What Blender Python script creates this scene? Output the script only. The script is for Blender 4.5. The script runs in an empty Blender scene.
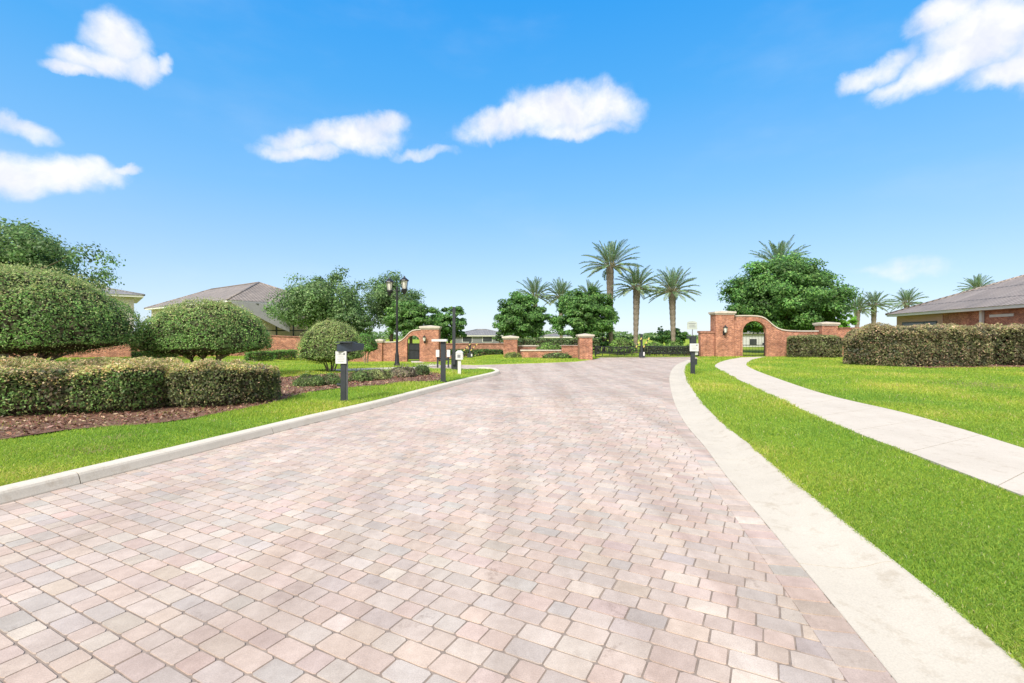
import bpy, math, random
import numpy as np
from mathutils import Vector
random.seed(7)
rng = np.random.default_rng(11)
SC = bpy.context.scene
COL = SC.collection
CAM_H, F, HZ, CX = 1.65, 480.0, 336.0, 512.0

# ------------------------------------------------------------------ terrain and pixel helpers
def S(t):
    t = np.clip(t, 0.0, 1.0)
    return t * t * (3 - 2 * t)
def gz(x, y):
    """gentle dip of the land towards the left pedestrian gate"""
    return -0.6 * S((y - 26) / 13) * S((-1.0 - x) / 6) * (1 - S((-13 - x) / 8)) * (1 - S((y - 60) / 30))
def at(px, py, off=0.0):
    z = off
    for _ in range(30):
        y = (CAM_H - z) * F / (py - HZ)
        x = (px - CX) / F * y
        z = float(gz(x, y)) + off
    return np.array([x, y, z])
def on(px, py, y):
    """point seen at pixel (px,py) at depth y"""
    return np.array([(px - CX) / F * y, y, CAM_H + (HZ - py) / F * y])
def smooth(pts, step=0.25):
    p = np.array(pts, float)
    p = np.vstack([2 * p[0] - p[1], p, 2 * p[-1] - p[-2]])
    out = []
    for i in range(1, len(p) - 2):
        n = max(2, int(np.linalg.norm(p[i + 1] - p[i]) / step))
        for k in range(n):
            t = k / n
            out.append(0.5 * (2 * p[i] + (p[i + 1] - p[i - 1]) * t + (2 * p[i - 1] - 5 * p[i] + 4 * p[i + 1] - p[i + 2]) * t * t
                              + (3 * p[i] - p[i - 1] - 3 * p[i + 1] + p[i + 2]) * t ** 3))
    out.append(p[-2])
    return np.array(out)
def arclen(p):
    return np.concatenate([[0], np.cumsum(np.linalg.norm(np.diff(p, axis=0), axis=1))])
def resample(p, step):
    s = arclen(p); n = max(2, int(round(s[-1] / step)) + 1)
    q = np.linspace(0, s[-1], n)
    return np.stack([np.interp(q, s, p[:, k]) for k in range(p.shape[1])], 1)
def left_normals(p):
    t = np.gradient(p[:, :2], axis=0)
    t /= np.linalg.norm(t, axis=1)[:, None] + 1e-9
    return np.stack([-t[:, 1], t[:, 0]], 1)
def inside(px, py, poly):
    res = np.zeros(px.shape, bool)
    n = len(poly)
    for i in range(n):
        x1, y1 = poly[i][:2]; x2, y2 = poly[(i + 1) % n][:2]
        if y1 == y2: continue
        c = ((y1 > py) != (y2 > py)) & (px < (x2 - x1) * (py - y1) / (y2 - y1) + x1)
        res ^= c
    return res
def sdist(px, py, poly):
    d = np.full(px.shape, 1e9)
    n = len(poly)
    for i in range(n):
        a = np.array(poly[i][:2]); b = np.array(poly[(i + 1) % n][:2])
        ab = b - a; L = ab @ ab
        if L < 1e-12: continue
        t = np.clip(((px - a[0]) * ab[0] + (py - a[1]) * ab[1]) / L, 0, 1)
        d = np.minimum(d, np.hypot(px - a[0] - t * ab[0], py - a[1] - t * ab[1]))
    return np.where(inside(px, py, poly), -d, d)

# ------------------------------------------------------------------ materials
def new_mat(name):
    m = bpy.data.materials.new(name); m.use_nodes = True
    nt = m.node_tree
    return m, nt, nt.nodes['Principled BSDF']
def N(nt, typ, **kw):
    n = nt.nodes.new(typ)
    for k, v in kw.items():
        if k in n.inputs: n.inputs[k].default_value = v
        else: setattr(n, k, v)
    return n
def ramp(nt, fac, stops):
    r = nt.nodes.new('ShaderNodeValToRGB')
    el = r.color_ramp.elements
    while len(el) < len(stops): el.new(0.5)
    for e, (p, c) in zip(el, stops):
        e.position = p; e.color = (*c, 1)
    nt.links.new(fac, r.inputs[0])
    return r.outputs[0]
def noise_fac(nt, scale, detail=4, rough=.6, coord='Object', vscale=None):
    tc = nt.nodes.new('ShaderNodeTexCoord')
    n = N(nt, 'ShaderNodeTexNoise', Scale=scale, Detail=detail, Roughness=rough)
    src = tc.outputs[coord]
    if vscale:
        mp = nt.nodes.new('ShaderNodeMapping'); mp.inputs['Scale'].default_value = vscale
        nt.links.new(src, mp.inputs[0]); src = mp.outputs[0]
    nt.links.new(src, n.inputs['Vector'])
    return n.outputs['Fac']
def mix(nt, a, b, fac, mode='MIX'):
    m = nt.nodes.new('ShaderNodeMix'); m.data_type = 'RGBA'; m.blend_type = mode
    for sock, v in ((m.inputs[6], a), (m.inputs[7], b), (m.inputs[0], fac)):
        if isinstance(v, (int, float)): sock.default_value = v
        elif isinstance(v, tuple): sock.default_value = (*v, 1)
        else: nt.links.new(v, sock)
    return m.outputs[2]
def bump(nt, bsdf, fac, strength=.3, dist=.01):
    b = N(nt, 'ShaderNodeBump', Strength=strength, Distance=dist)
    nt.links.new(fac, b.inputs['Height']); nt.links.new(b.outputs[0], bsdf.inputs['Normal'])
def simple(name, c1, c2=None, rough=.7, scale=4, metallic=0, bmp=0, detail=5):
    m, nt, b = new_mat(name)
    c2 = c2 or tuple(x * .8 for x in c1)
    f = noise_fac(nt, scale, detail)
    nt.links.new(ramp(nt, f, [(.3, c1), (.7, c2)]), b.inputs['Base Color'])
    b.inputs['Roughness'].default_value = rough; b.inputs['Metallic'].default_value = metallic
    if bmp: bump(nt, b, f, bmp)
    return m
def leaf_mat(name, rough=.5, trans=.3):
    m, nt, b = new_mat(name)
    a = N(nt, 'ShaderNodeAttribute', attribute_name='tint')
    nt.links.new(a.outputs['Color'], b.inputs['Base Color'])
    b.inputs['Roughness'].default_value = rough
    b.inputs['Specular IOR Level'].default_value = .35
    t = nt.nodes.new('ShaderNodeBsdfTranslucent'); nt.links.new(a.outputs['Color'], t.inputs[0])
    mx = N(nt, 'ShaderNodeMixShader'); mx.inputs[0].default_value = trans
    nt.links.new(b.outputs[0], mx.inputs[1]); nt.links.new(t.outputs[0], mx.inputs[2])
    nt.links.new(mx.outputs[0], nt.nodes['Material Output'].inputs[0])
    return m
def brick_mat(name, c1, c2, mortar, w=.21, h=.075):
    m, nt, b = new_mat(name)
    uv = nt.nodes.new('ShaderNodeUVMap')
    br = N(nt, 'ShaderNodeTexBrick')
    br.inputs['Color1'].default_value = (*c1, 1); br.inputs['Color2'].default_value = (*c2, 1); br.inputs['Mortar'].default_value = (*mortar, 1)
    br.inputs['Scale'].default_value = 1; br.inputs['Brick Width'].default_value = w; br.inputs['Row Height'].default_value = h
    br.inputs['Mortar Size'].default_value = .007; br.inputs['Bias'].default_value = -.1
    nt.links.new(uv.outputs[0], br.inputs['Vector'])
    f = noise_fac(nt, 1.3, 6, .7)
    c = mix(nt, br.outputs['Color'], ramp(nt, f, [(.3, (.62, .55, .5)), (.65, (1.35, 1.3, 1.25))]), 1.0, 'MULTIPLY')
    f2 = noise_fac(nt, 7, 3, .7)
    c = mix(nt, c, ramp(nt, f2, [(.3, (.6, .55, .5)), (.7, (1.4, 1.4, 1.4))]), .8, 'MULTIPLY')
    nt.links.new(c, b.inputs['Base Color']); b.inputs['Roughness'].default_value = .85
    bump(nt, b, br.outputs['Fac'], -.4, .01)
    return m
def roof_mat(name, c1, c2, w=.33, h=.36, msz=.035):
    m, nt, b = new_mat(name)
    uv = nt.nodes.new('ShaderNodeUVMap')
    br = N(nt, 'ShaderNodeTexBrick')
    br.offset = 0.0
    br.inputs['Color1'].default_value = (*c1, 1); br.inputs['Color2'].default_value = (*c2, 1)
    br.inputs['Mortar'].default_value = (c1[0] * .35, c1[1] * .35, c1[2] * .35, 1)
    br.inputs['Scale'].default_value = 1; br.inputs['Brick Width'].default_value = w; br.inputs['Row Height'].default_value = h
    br.inputs['Mortar Size'].default_value = msz; br.inputs['Mortar Smooth'].default_value = .6
    nt.links.new(uv.outputs[0], br.inputs['Vector'])
    f = noise_fac(nt, .6, 5, .7)
    c = mix(nt, br.outputs['Color'], ramp(nt, f, [(.3, (.75, .75, .75)), (.7, (1.15, 1.12, 1.1))]), 1.0, 'MULTIPLY')
    nt.links.new(c, b.inputs['Base Color']); b.inputs['Roughness'].default_value = .7
    bump(nt, b, br.outputs['Fac'], -.8, .04)
    return m
M = {}
M['leaf'] = leaf_mat('leaf', .5, .45)
M['needle'] = leaf_mat('palm_leaf', .45, .2)
M['blade'] = leaf_mat('grass_blade', .5, .55)
M['brick'] = brick_mat('red_brick', (.22, .075, .045), (.40, .165, .095), (.42, .33, .27))
M['brick_dark'] = brick_mat('old_brick', (.19, .08, .055), (.30, .135, .09), (.30, .23, .19))
M['cap'] = simple('cast_stone', (.56, .50, .43), (.44, .38, .32), .85, 3, bmp=.2)
M['iron'] = simple('black_iron', (.012, .013, .015), (.025, .025, .028), .45, 8, .3)
M['dark'] = simple('charcoal_paint', (.018, .022, .028), (.03, .035, .042), .5, 6)
M['darkblue'] = simple('slate_paint', (.03, .045, .065), (.045, .06, .085), .45, 6)
M['white'] = simple('white_paint', (.60, .60, .585), (.53, .53, .515), .5, 3)
M['ink'] = simple('grey_ink', (.16, .17, .18), (.22, .22, .23), .7)
M['sign'] = simple('pale_green_sign', (.34, .38, .34), (.42, .45, .42), .5)
M['yellow'] = simple('yellow_paint', (.60, .45, .13), (.52, .40, .13), .5)
M['bark'] = simple('bark', (.16, .12, .085), (.08, .062, .045), .95, 12, bmp=.6)
M['twig'] = simple('pale_twig', (.34, .28, .21), (.2, .16, .12), .9, 14)
M['palmbark'] = simple('palm_bark', (.27, .225, .175), (.13, .105, .08), .95, 9, bmp=.8)
M['stucco'] = simple('stucco', (.60, .50, .44), (.54, .46, .40), .9, 2)
M['stucco_grey'] = simple('grey_stucco', (.60, .54, .53), (.54, .49, .48), .9, 2)
M['stucco_pink'] = simple('rose_stucco', (.50, .31, .25), (.44, .27, .22), .9, 2)
M['fascia'] = simple('fascia', (.66, .65, .62), (.6, .59, .56), .6, 2)
M['roof'] = roof_mat('tile_roof', (.235, .20, .175), (.295, .255, .225), .4, .5, .05)
M['roof_rose'] = roof_mat('rose_tile_roof', (.285, .238, .212), (.345, .295, .265), .42, 2.6, .1)
M['roof_grey'] = roof_mat('grey_tile_roof', (.20, .20, .205), (.26, .255, .255))
M['screen'] = simple('screen_mesh', (.13, .133, .14), (.165, .168, .172), .6, 1)
M['glass'] = simple('window_glass', (.03, .035, .04), (.05, .055, .06), .12, 1)
def lens():
    m, nt, b = new_mat('lantern_glass'); b.inputs['Base Color'].default_value = (.72, .70, .62, 1); b.inputs['Roughness'].default_value = .25
    return m
M['lens'] = lens()
def concrete(name, c1, c2):
    m, nt, b = new_mat(name)
    f = noise_fac(nt, .9, 6, .65); g = noise_fac(nt, 90, 3, .8); s = noise_fac(nt, 5, 5, .75)
    c = ramp(nt, f, [(.3, c1), (.7, c2)])
    c = mix(nt, c, ramp(nt, g, [(.3, (.8, .8, .8)), (.7, (1.12, 1.12, 1.12))]), .7, 'MULTIPLY')
    c = mix(nt, c, ramp(nt, s, [(.30, (.66, .59, .50)), (.46, (1, 1, 1))]), .5, 'MULTIPLY')
    nt.links.new(c, b.inputs['Base Color']); b.inputs['Roughness'].default_value = .9
    bump(nt, b, g, .25, .004)
    return m
M['concrete'] = concrete('kerb_concrete', (.61, .56, .485), (.52, .475, .405))
M['gutter'] = concrete('gutter_concrete', (.55, .495, .415), (.475, .425, .355))
M['walk'] = concrete('walk_concrete', (.555, .495, .425), (.485, .43, .365))
def paver_mat():
    m, nt, b = new_mat('paver')
    a = N(nt, 'ShaderNodeAttribute', attribute_name='tint')
    g = noise_fac(nt, 150, 3, .8); s = noise_fac(nt, .55, 5, .7); s2 = noise_fac(nt, 11, 4, .7)
    c = mix(nt, a.outputs['Color'], ramp(nt, g, [(.28, (.72, .72, .72)), (.72, (1.2, 1.2, 1.2))]), .8, 'MULTIPLY')
    c = mix(nt, c, ramp(nt, s, [(.3, (.84, .82, .80)), (.62, (1.06, 1.05, 1.04))]), 1.0, 'MULTIPLY')
    c = mix(nt, c, ramp(nt, s2, [(.3, (.86, .84, .83)), (.7, (1.08, 1.08, 1.08))]), .8, 'MULTIPLY')
    tc = nt.nodes.new('ShaderNodeTexCoord'); mp = nt.nodes.new('ShaderNodeMapping')
    mp.inputs['Rotation'].default_value = (0, 0, math.radians(17)); mp.inputs['Scale'].default_value = (1.1, .09, 1)
    tn = N(nt, 'ShaderNodeTexNoise', Scale=1.0, Detail=5, Roughness=.65); nt.links.new(tc.outputs['Object'], mp.inputs[0]); nt.links.new(mp.outputs[0], tn.inputs['Vector'])
    c = mix(nt, c, ramp(nt, tn.outputs['Fac'], [(.36, (.80, .77, .75)), (.55, (1.03, 1.03, 1.03))]), .9, 'MULTIPLY')
    st = noise_fac(nt, 2.6, 6, .8)
    c = mix(nt, c, ramp(nt, st, [(.30, (.62, .58, .56)), (.40, (1, 1, 1))]), .8, 'MULTIPLY')
    nt.links.new(c, b.inputs['Base Color']); b.inputs['Roughness'].default_value = .88
    bump(nt, b, g, .35, .003)
    return m
M['paver'] = paver_mat()
M['sand'] = simple('joint_sand', (.30, .24, .20), (.17, .135, .115), .95, 9)
def ground_mat():
    m, nt, b = new_mat('lawn')
    f = noise_fac(nt, .45, 6, .7); g = noise_fac(nt, 14, 5, .75); h = noise_fac(nt, 70, 3, .8)
    c = ramp(nt, f, [(.3, (.22, .33, .03)), (.55, (.29, .37, .045)), (.75, (.38, .39, .09))])
    c = mix(nt, c, ramp(nt, g, [(.3, (.6, .65, .5)), (.7, (1.25, 1.2, 1.1))]), .8, 'MULTIPLY')
    c = mix(nt, c, ramp(nt, h, [(.3, (.5, .55, .45)), (.7, (1.35, 1.3, 1.2))]), .8, 'MULTIPLY')
    nt.links.new(c, b.inputs['Base Color']); b.inputs['Roughness'].default_value = .9
    b.inputs['Specular IOR Level'].default_value = .1
    bump(nt, b, g, .6, .03)
    return m
M['lawn'] = ground_mat()
def mulch_mat():
    m, nt, b = new_mat('mulch')
    f = noise_fac(nt, 22, 5, .75)
    nt.links.new(ramp(nt, f, [(.3, (.09, .042, .026)), (.5, (.17, .085, .055)), (.7, (.26, .15, .10))]), b.inputs['Base Color'])
    b.inputs['Roughness'].default_value = .95; bump(nt, b, f, 1, .03)
    return m
M['mulch'] = mulch_mat()
M['chip'] = leaf_mat('mulch_chip', .9, 0.0)

# ------------------------------------------------------------------ object helpers
ORG = {}
def tag(o, label=None, cat=None, group=None, kind=None):
    if label: o['label'] = label
    if cat: o['category'] = cat
    if group: o['group'] = group
    if kind: o['kind'] = kind
    return o
def thing(name, loc, label, cat, group=None):
    o = bpy.data.objects.new(name, None); COL.objects.link(o)
    o.empty_display_size = .2
    o.location = loc; ORG[o.name] = np.array(loc, float)
    return tag(o, label, cat, group)
def link_mesh(name, me, mat, parent):
    me.materials.append(M[mat] if isinstance(mat, str) else mat)
    o = bpy.data.objects.new(name, me); COL.objects.link(o)
    if parent is not None:
        o.parent = parent; ORG[o.name] = ORG[parent.name]
    else:
        ORG[o.name] = np.zeros(3)
    return o
class MB:
    def __init__(s): s.v = []; s.f = []; s.c = []
    def add(s, vs, fs, col=None):
        b = len(s.v)
        s.v += [tuple(map(float, p)) for p in vs]
        s.f += [tuple(i + b for i in f) for f in fs]
        if col is not None: s.c += [tuple(col)] * len(vs)
    def box(s, lo, hi, rz=0, piv=None, col=None):
        x0, y0, z0 = lo; x1, y1, z1 = hi
        vs = [(x0, y0, z0), (x1, y0, z0), (x1, y1, z0), (x0, y1, z0), (x0, y0, z1), (x1, y0, z1), (x1, y1, z1), (x0, y1, z1)]
        if rz:
            c, sn = math.cos(rz), math.sin(rz)
            px, py = piv if piv is not None else ((x0 + x1) / 2, (y0 + y1) / 2)
            vs = [(px + (x - px) * c - (y - py) * sn, py + (x - px) * sn + (y - py) * c, z) for x, y, z in vs]
        s.add(vs, [(3, 2, 1, 0), (4, 5, 6, 7), (0, 1, 5, 4), (1, 2, 6, 5), (2, 3, 7, 6), (3, 0, 4, 7)], col)
    def cbox(s, c, size, rz=0, piv=None):
        s.box([c[i] - size[i] / 2 for i in range(3)], [c[i] + size[i] / 2 for i in range(3)], rz, piv)
    def tube(s, pts, rad, n=8, cap=True):
        pts = [Vector(p) for p in pts]
        rad = list(rad) if hasattr(rad, '__len__') else [rad] * len(pts)
        rings = []
        up = Vector((.31, .95, .05)).normalized()
        for i, p in enumerate(pts):
            t = (pts[min(i + 1, len(pts) - 1)] - pts[max(i - 1, 0)]).normalized()
            a = t.cross(up)
            if a.length < 1e-3: a = t.cross(Vector((1, 0, 0)))
            a.normalize(); bb = t.cross(a)
            rings.append([p + (a * math.cos(2 * math.pi * k / n) + bb * math.sin(2 * math.pi * k / n)) * rad[i] for k in range(n)])
        vs = [v for r in rings for v in r]
        fs = []
        for i in range(len(pts) - 1):
            for k in range(n):
                fs.append((i * n + k, i * n + (k + 1) % n, (i + 1) * n + (k + 1) % n, (i + 1) * n + k))
        if cap: fs += [tuple(range(n))[::-1], tuple((len(pts) - 1) * n + k for k in range(n))]
        s.add(vs, fs)
    def lathe(s, c, prof, n=12):
        vs = []
        for r, z in prof:
            for k in range(n):
                a = 2 * math.pi * (k + .5) / n
                vs.append((c[0] + r * math.cos(a), c[1] + r * math.sin(a), c[2] + z))
        fs = []
        for i in range(len(prof) - 1):
            for k in range(n):
                fs.append((i * n + k, i * n + (k + 1) % n, (i + 1) * n + (k + 1) % n, (i + 1) * n + k))
        fs += [tuple(range(n))[::-1], tuple((len(prof) - 1) * n + k for k in range(n))]
        s.add(vs, fs)
    def build(s, name, mat, parent=None, smooth_shade=False, uv=True):
        me = bpy.data.meshes.new(name)
        o0 = ORG[parent.name] if parent is not None else np.zeros(3)
        me.from_pydata([(x - o0[0], y - o0[1], z - o0[2]) for x, y, z in s.v], [], s.f)
        if uv:
            u = me.uv_layers.new(name='UVMap')
            for p in me.polygons:
                n = p.normal
                hl = math.hypot(n.x, n.y)
                if abs(n.z) > .97 or hl < 1e-5: t = Vector((1, 0, 0)); w = Vector((0, 1, 0))
                else:
                    t = Vector((-n.y / hl, n.x / hl, 0)); w = n.cross(t)
                for li in p.loop_indices:
                    co = me.vertices[me.loops[li].vertex_index].co
                    u.data[li].uv = (co.dot(t), co.dot(w))
        if s.c and len(s.c) == len(s.v):
            a = me.attributes.new('tint', 'FLOAT_COLOR', 'POINT')
            a.data.foreach_set('color', np.hstack([np.array(s.c), np.ones((len(s.c), 1))]).astype(np.float32).ravel())
        if smooth_shade:
            me.polygons.foreach_set('use_smooth', [True] * len(me.polygons))
        me.update()
        return link_mesh(name, me, mat, parent)
def np_mesh(name, V, Q, colors=None, tris=None, org=None):
    """mesh from numpy: V (n,3); Q (m,4) quads; tris (k,3)"""
    me = bpy.data.meshes.new(name)
    if org is not None: V = V - org
    Q = np.zeros((0, 4), int) if Q is None else Q
    T = np.zeros((0, 3), int) if tris is None else tris
    me.vertices.add(len(V)); me.vertices.foreach_set('co', V.astype(np.float32).ravel())
    loops = np.concatenate([Q.ravel(), T.ravel()]).astype(np.int32)
    me.loops.add(len(loops)); me.loops.foreach_set('vertex_index', loops)
    me.polygons.add(len(Q) + len(T))
    st = np.concatenate([np.arange(len(Q)) * 4, len(Q) * 4 + np.arange(len(T)) * 3]).astype(np.int32)
    me.polygons.foreach_set('loop_start', st)
    if colors is not None:
        a = me.attributes.new('tint', 'FLOAT_COLOR', 'POINT')
        a.data.foreach_set('color', np.hstack([colors, np.ones((len(colors), 1))]).astype(np.float32).ravel())
    me.polygons.foreach_set('use_smooth', np.zeros(len(Q) + len(T), bool))
    me.update(calc_edges=True); me.validate()
    return me
def unit(a): return a / (np.linalg.norm(a, axis=-1, keepdims=True) + 1e-9)
def leaf_quads(P, Nrm, size, col, aspect=.5, droop=0.0):
    n = len(P)
    r = unit(rng.normal(size=(n, 3)))
    t = unit(np.cross(Nrm, r)); t[:, 2] -= droop; t = unit(t)
    b = unit(np.cross(Nrm, t))
    L = size[:, None] * .5; W = L * aspect
    V = np.stack([P - t * L, P + b * W, P + t * L, P - b * W], 1).reshape(-1, 3)
    Q = np.arange(4 * n).reshape(n, 4)
    return V, Q, np.repeat(col, 4, axis=0)
GAIN = 1.0
def palette(n, cols, w=None, jitter=.18):
    cols = np.array(cols) * GAIN
    c = cols[rng.choice(len(cols), n, p=w)]
    return np.clip(c * (1 + rng.normal(0, jitter, (n, 1))) * (1 + rng.normal(0, .05, (n, 3))), .002, .9)
def merge(parts):
    V, Q, C = [], [], []; b = 0
    for v, q, c in parts:
        V.append(v); Q.append(q + b); C.append(c); b += len(v)
    return np.vstack(V), np.vstack(Q), np.vstack(C)
def vnoise(P, s, seed=0):
    """cheap smooth 3-d noise from summed sines, about -1..1"""
    q = P * s + seed * 1.7
    return (np.sin(q[:, 0] * 1.3 + 2.1 * np.sin(q[:, 1] * .7 + seed)) + np.sin(q[:, 1] * 1.7 + 1.9 * np.sin(q[:, 2] * .9)) + np.sin(q[:, 2] * 1.5 + 2.3 * np.sin(q[:, 0] * .8 + 1))) / 3

# ------------------------------------------------------------------ traced road lines
kerb_px = [(0, 505), (36.5, 496), (176, 459.7), (299, 427.4), (340, 417), (386, 405.5), (442.3, 389.5), (475, 380.8), (497, 375.2)]
kerb = [at(*p)[:2] for p in kerb_px][1:]
d0 = (kerb[0] - kerb[2]); d0 /= np.linalg.norm(d0)
kerb = [kerb[0] + d0 * q for q in (7, 5, 3.2, 1.6)] + kerb
nose = [at(500, 373, .0)[:2], at(495, 370.5)[:2], at(480, 369.8)[:2]]
kerb_line = smooth(kerb + nose, .25)
gin_px = [(896, 683), (852, 628.7), (807.6, 575), (763, 521), (725, 475), (705, 447.6), (684, 422), (673, 399), (669.3, 379), (672, 369.5), (678, 364), (688, 360)]
gin = [at(*p)[:2] for p in gin_px]
d1 = gin[0] - gin[2]; d1 /= np.linalg.norm(d1)
gin = [gin[0] + d1 * q for q in (4, 3, 2, 1.2, .5)] + gin
gin_line = smooth(gin, .25)
GW = .62
gout_line = gin_line - left_normals(gin_line) * GW
sol_w = .235
far_edge_px = [(700, 358.5), (696, 356.8), (600, 357.4), (594, 359.4), (576, 361.7), (540, 363.2), (500, 364.4), (474, 365.2), (448, 364.6), (436, 365.5), (428, 367.5), (426, 369.4), (440, 370.2)]
far_edge = [at(*p)[:2] for p in far_edge_px]
back_kerb = kerb_line + left_normals(kerb_line) * .24
ROAD = [tuple(p) for p in kerb_line[::-1]] + [tuple(p) for p in gin_line] + [tuple(p) for p in far_edge]
GROUNDCUT = [tuple(p) for p in back_kerb[::-1]] + [tuple(p) for p in gout_line] + [tuple(p) for p in far_edge]

def lawn_off(x, y):
    left = x < .27 * y - 1.0
    return np.where(left, .11 - .08 * S((y - 19) / 6), .06)
def ground_z(x, y):
    x = np.asarray(x, float); y = np.asarray(y, float)
    d = sdist(x, y, GROUNDCUT)
    t = S((d + .2) / .18)
    z = gz(x, y) - .06 * (1 - t) + lawn_off(x, y) * t
    rough = .007 * (np.sin(x * 2.1 + np.sin(y * 1.3)) + np.sin(y * 1.9 + 2 * np.sin(x * .7)))
    return z + rough * t * S((d - .3) / 1.0)

# ground sheet: fine where the photo sees it, coarse out to the horizon
xs = np.concatenate([np.linspace(-700, -60, 14), np.linspace(-58, -21, 38), np.arange(-20, 24, .14), np.linspace(24.5, 60, 36), np.linspace(65, 700, 14)])
ys = np.concatenate([np.linspace(-60, -2, 8), np.arange(-1, 42, .14), np.linspace(42.5, 70, 28), np.linspace(75, 900, 16)])
gx, gy = np.meshgrid(xs, ys)
zz = ground_z(gx.ravel(), gy.ravel())
V = np.stack([gx.ravel(), gy.ravel(), zz], 1)
nx = len(xs); ny = len(ys)
ii = (np.arange(ny - 1)[:, None] * nx + np.arange(nx - 1)[None]).ravel()
Q = np.stack([ii, ii + 1, ii + nx + 1, ii + nx], 1)
me = np_mesh('ground', V, Q)
me.polygons.foreach_set('use_smooth', [True] * len(me.polygons))
tag(link_mesh('ground', me, 'lawn', None), kind='structure')

# ------------------------------------------------------------------ pavers
PAV = [(.54, .42, .365), (.50, .405, .36), (.565, .48, .42), (.44, .41, .385), (.485, .43, .395), (.545, .435, .365), (.52, .445, .40), (.59, .52, .455)]
PW = [.2, .14, .14, .12, .12, .12, .1, .06]
def pav_col(n):
    c = np.array(PAV)[rng.choice(len(PAV), n, p=PW)] * .62 + np.array([(.52, .435, .385)]) * .38
    c = c * .93
    return np.clip(c * (1 + rng.normal(0, .045, (n, 1))) * (1 + rng.normal(0, .012, (n, 3))), .02, .9)
ANG = math.radians(-28)
eu = np.array([math.cos(ANG), math.sin(ANG)]); ev = np.array([-eu[1], eu[0]])
V = []; Q = []; T = []; C = []
base_v = 0
def add_paver(poly, z, h, col, chamfer, near):
    """poly: counter-clockwise outline as (k,2) array"""
    global base_v
    c = poly.mean(0)
    k = len(poly)
    if near:
        inner = poly + unit(c - poly) * chamfer
        V.extend([(p[0], p[1], z - .012) for p in poly]); V.extend([(p[0], p[1], z + h) for p in inner]); V.append((c[0], c[1], z + h + .0006))
        b = base_v
        for i in range(k):
            j = (i + 1) % k
            Q.append((b + i, b + j, b + k + j, b + k + i)); T.append((b + k + i, b + k + j, b + 2 * k))
        C.extend([col] * (2 * k + 1)); base_v += 2 * k + 1
    else:
        V.extend([(p[0], p[1], z + h) for p in poly]); V.append((c[0], c[1], z + h))
        b = base_v
        for i in range(k): T.append((b + i, b + (i + 1) % k, b + k))
        C.extend([col] * (k + 1)); base_v += k + 1
poly_np = np.array(ROAD)
road_pts = []
uvals = poly_np @ eu; vvals = poly_np @ ev
row = .145
v0 = vvals.min()
cand = []
r_i = 0
while v0 < vvals.max():
    u = uvals.min() - random.random() * .3
    while u < uvals.max():
        Ln = random.choices([.228, .152], [.7, .3])[0]
        cand.append((u, v0, Ln)); u += Ln
    v0 += row
cand = np.array(cand)
cc = (cand[:, :1] + cand[:, 2:] / 2) * eu + (cand[:, 1:2] + row / 2) * ev
keep = (cc[:, 1] > 1.2) & (cc[:, 1] < 40) & (np.abs(cc[:, 0]) < cc[:, 1] * 1.15 + 1)
cand = cand[keep]; cc = cc[keep]
keep = sdist(cc[:, 0], cc[:, 1], ROAD) < .06
cand = cand[keep]; cc = cc[keep]
cols = pav_col(len(cand))
zg = gz(cc[:, 0], cc[:, 1])
for (u, v, Ln), c, col, z in zip(cand, cc, cols, zg):
    near = c[1] < 13
    g = .0009 + random.random() * .0013
    k = .011 + random.random() * .009
    gv = g + .0026
    u0, u1, va, vb = u + g, u + Ln - g, v + gv, v + row - gv
    j = lambda: random.uniform(-.0018, .0018)
    if near:
        loc = [(u0 + k, va + j()), (u1 - k, va + j()), (u1 + j(), va + k * .6), (u1 + j(), vb - k * .6), (u1 - k, vb + j()), (u0 + k, vb + j()), (u0 + j(), vb - k * .6), (u0 + j(), va + k * .6)]
    else:
        loc = [(u0, va), (u1, va), (u1, vb), (u0, vb)]
    p = np.array([a * eu + b * ev for a, b in loc])
    add_paver(p, z, .0065 + random.uniform(-.001, .001), tuple(col), .0045, near)
# soldier course beside the right gutter, long side across
sl = resample(gin_line, .156)
nl = left_normals(sl)
for i in range(len(sl) - 1):
    if sl[i][1] < 1.0: continue
    a0, a1 = sl[i], sl[i + 1]
    d = unit(a1 - a0) * .003
    w0 = nl[i] * (sol_w - .003); w1 = nl[i + 1] * (sol_w - .003); e0 = nl[i] * .004; e1 = nl[i + 1] * .004
    q = np.array([a0 + d + e0, a1 - d + e1, a1 - d + w1, a0 + d + w0])
    p = q if sl[i][1] >= 13 else np.array([x for m in range(4) for x in (q[m] * .93 + q[m - 1] * .07, q[m] * .95 + q[(m + 1) % 4] * .05)])
    add_paver(p, 0, .011 + random.uniform(-.001, .001), tuple(pav_col(1)[0] * .97), .006, sl[i][1] < 13)
me = np_mesh('road', np.array(V), np.array(Q), np.array(C), np.array(T))
road = link_mesh('road', me, 'paver', None); tag(road, kind='structure')
# sand bed under and between the pavers
sb = MB()
from mathutils.geometry import tessellate_polygon
bed = [Vector((p[0], p[1], 0)) for p in ROAD]
tri = tessellate_polygon([bed])
sb.add([(p[0], p[1], float(gz(p[0], p[1])) + .0015) for p in ROAD], [tuple(t) for t in tri])
so = sb.build('road_sand', 'sand'); tag(so, kind='structure')

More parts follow.
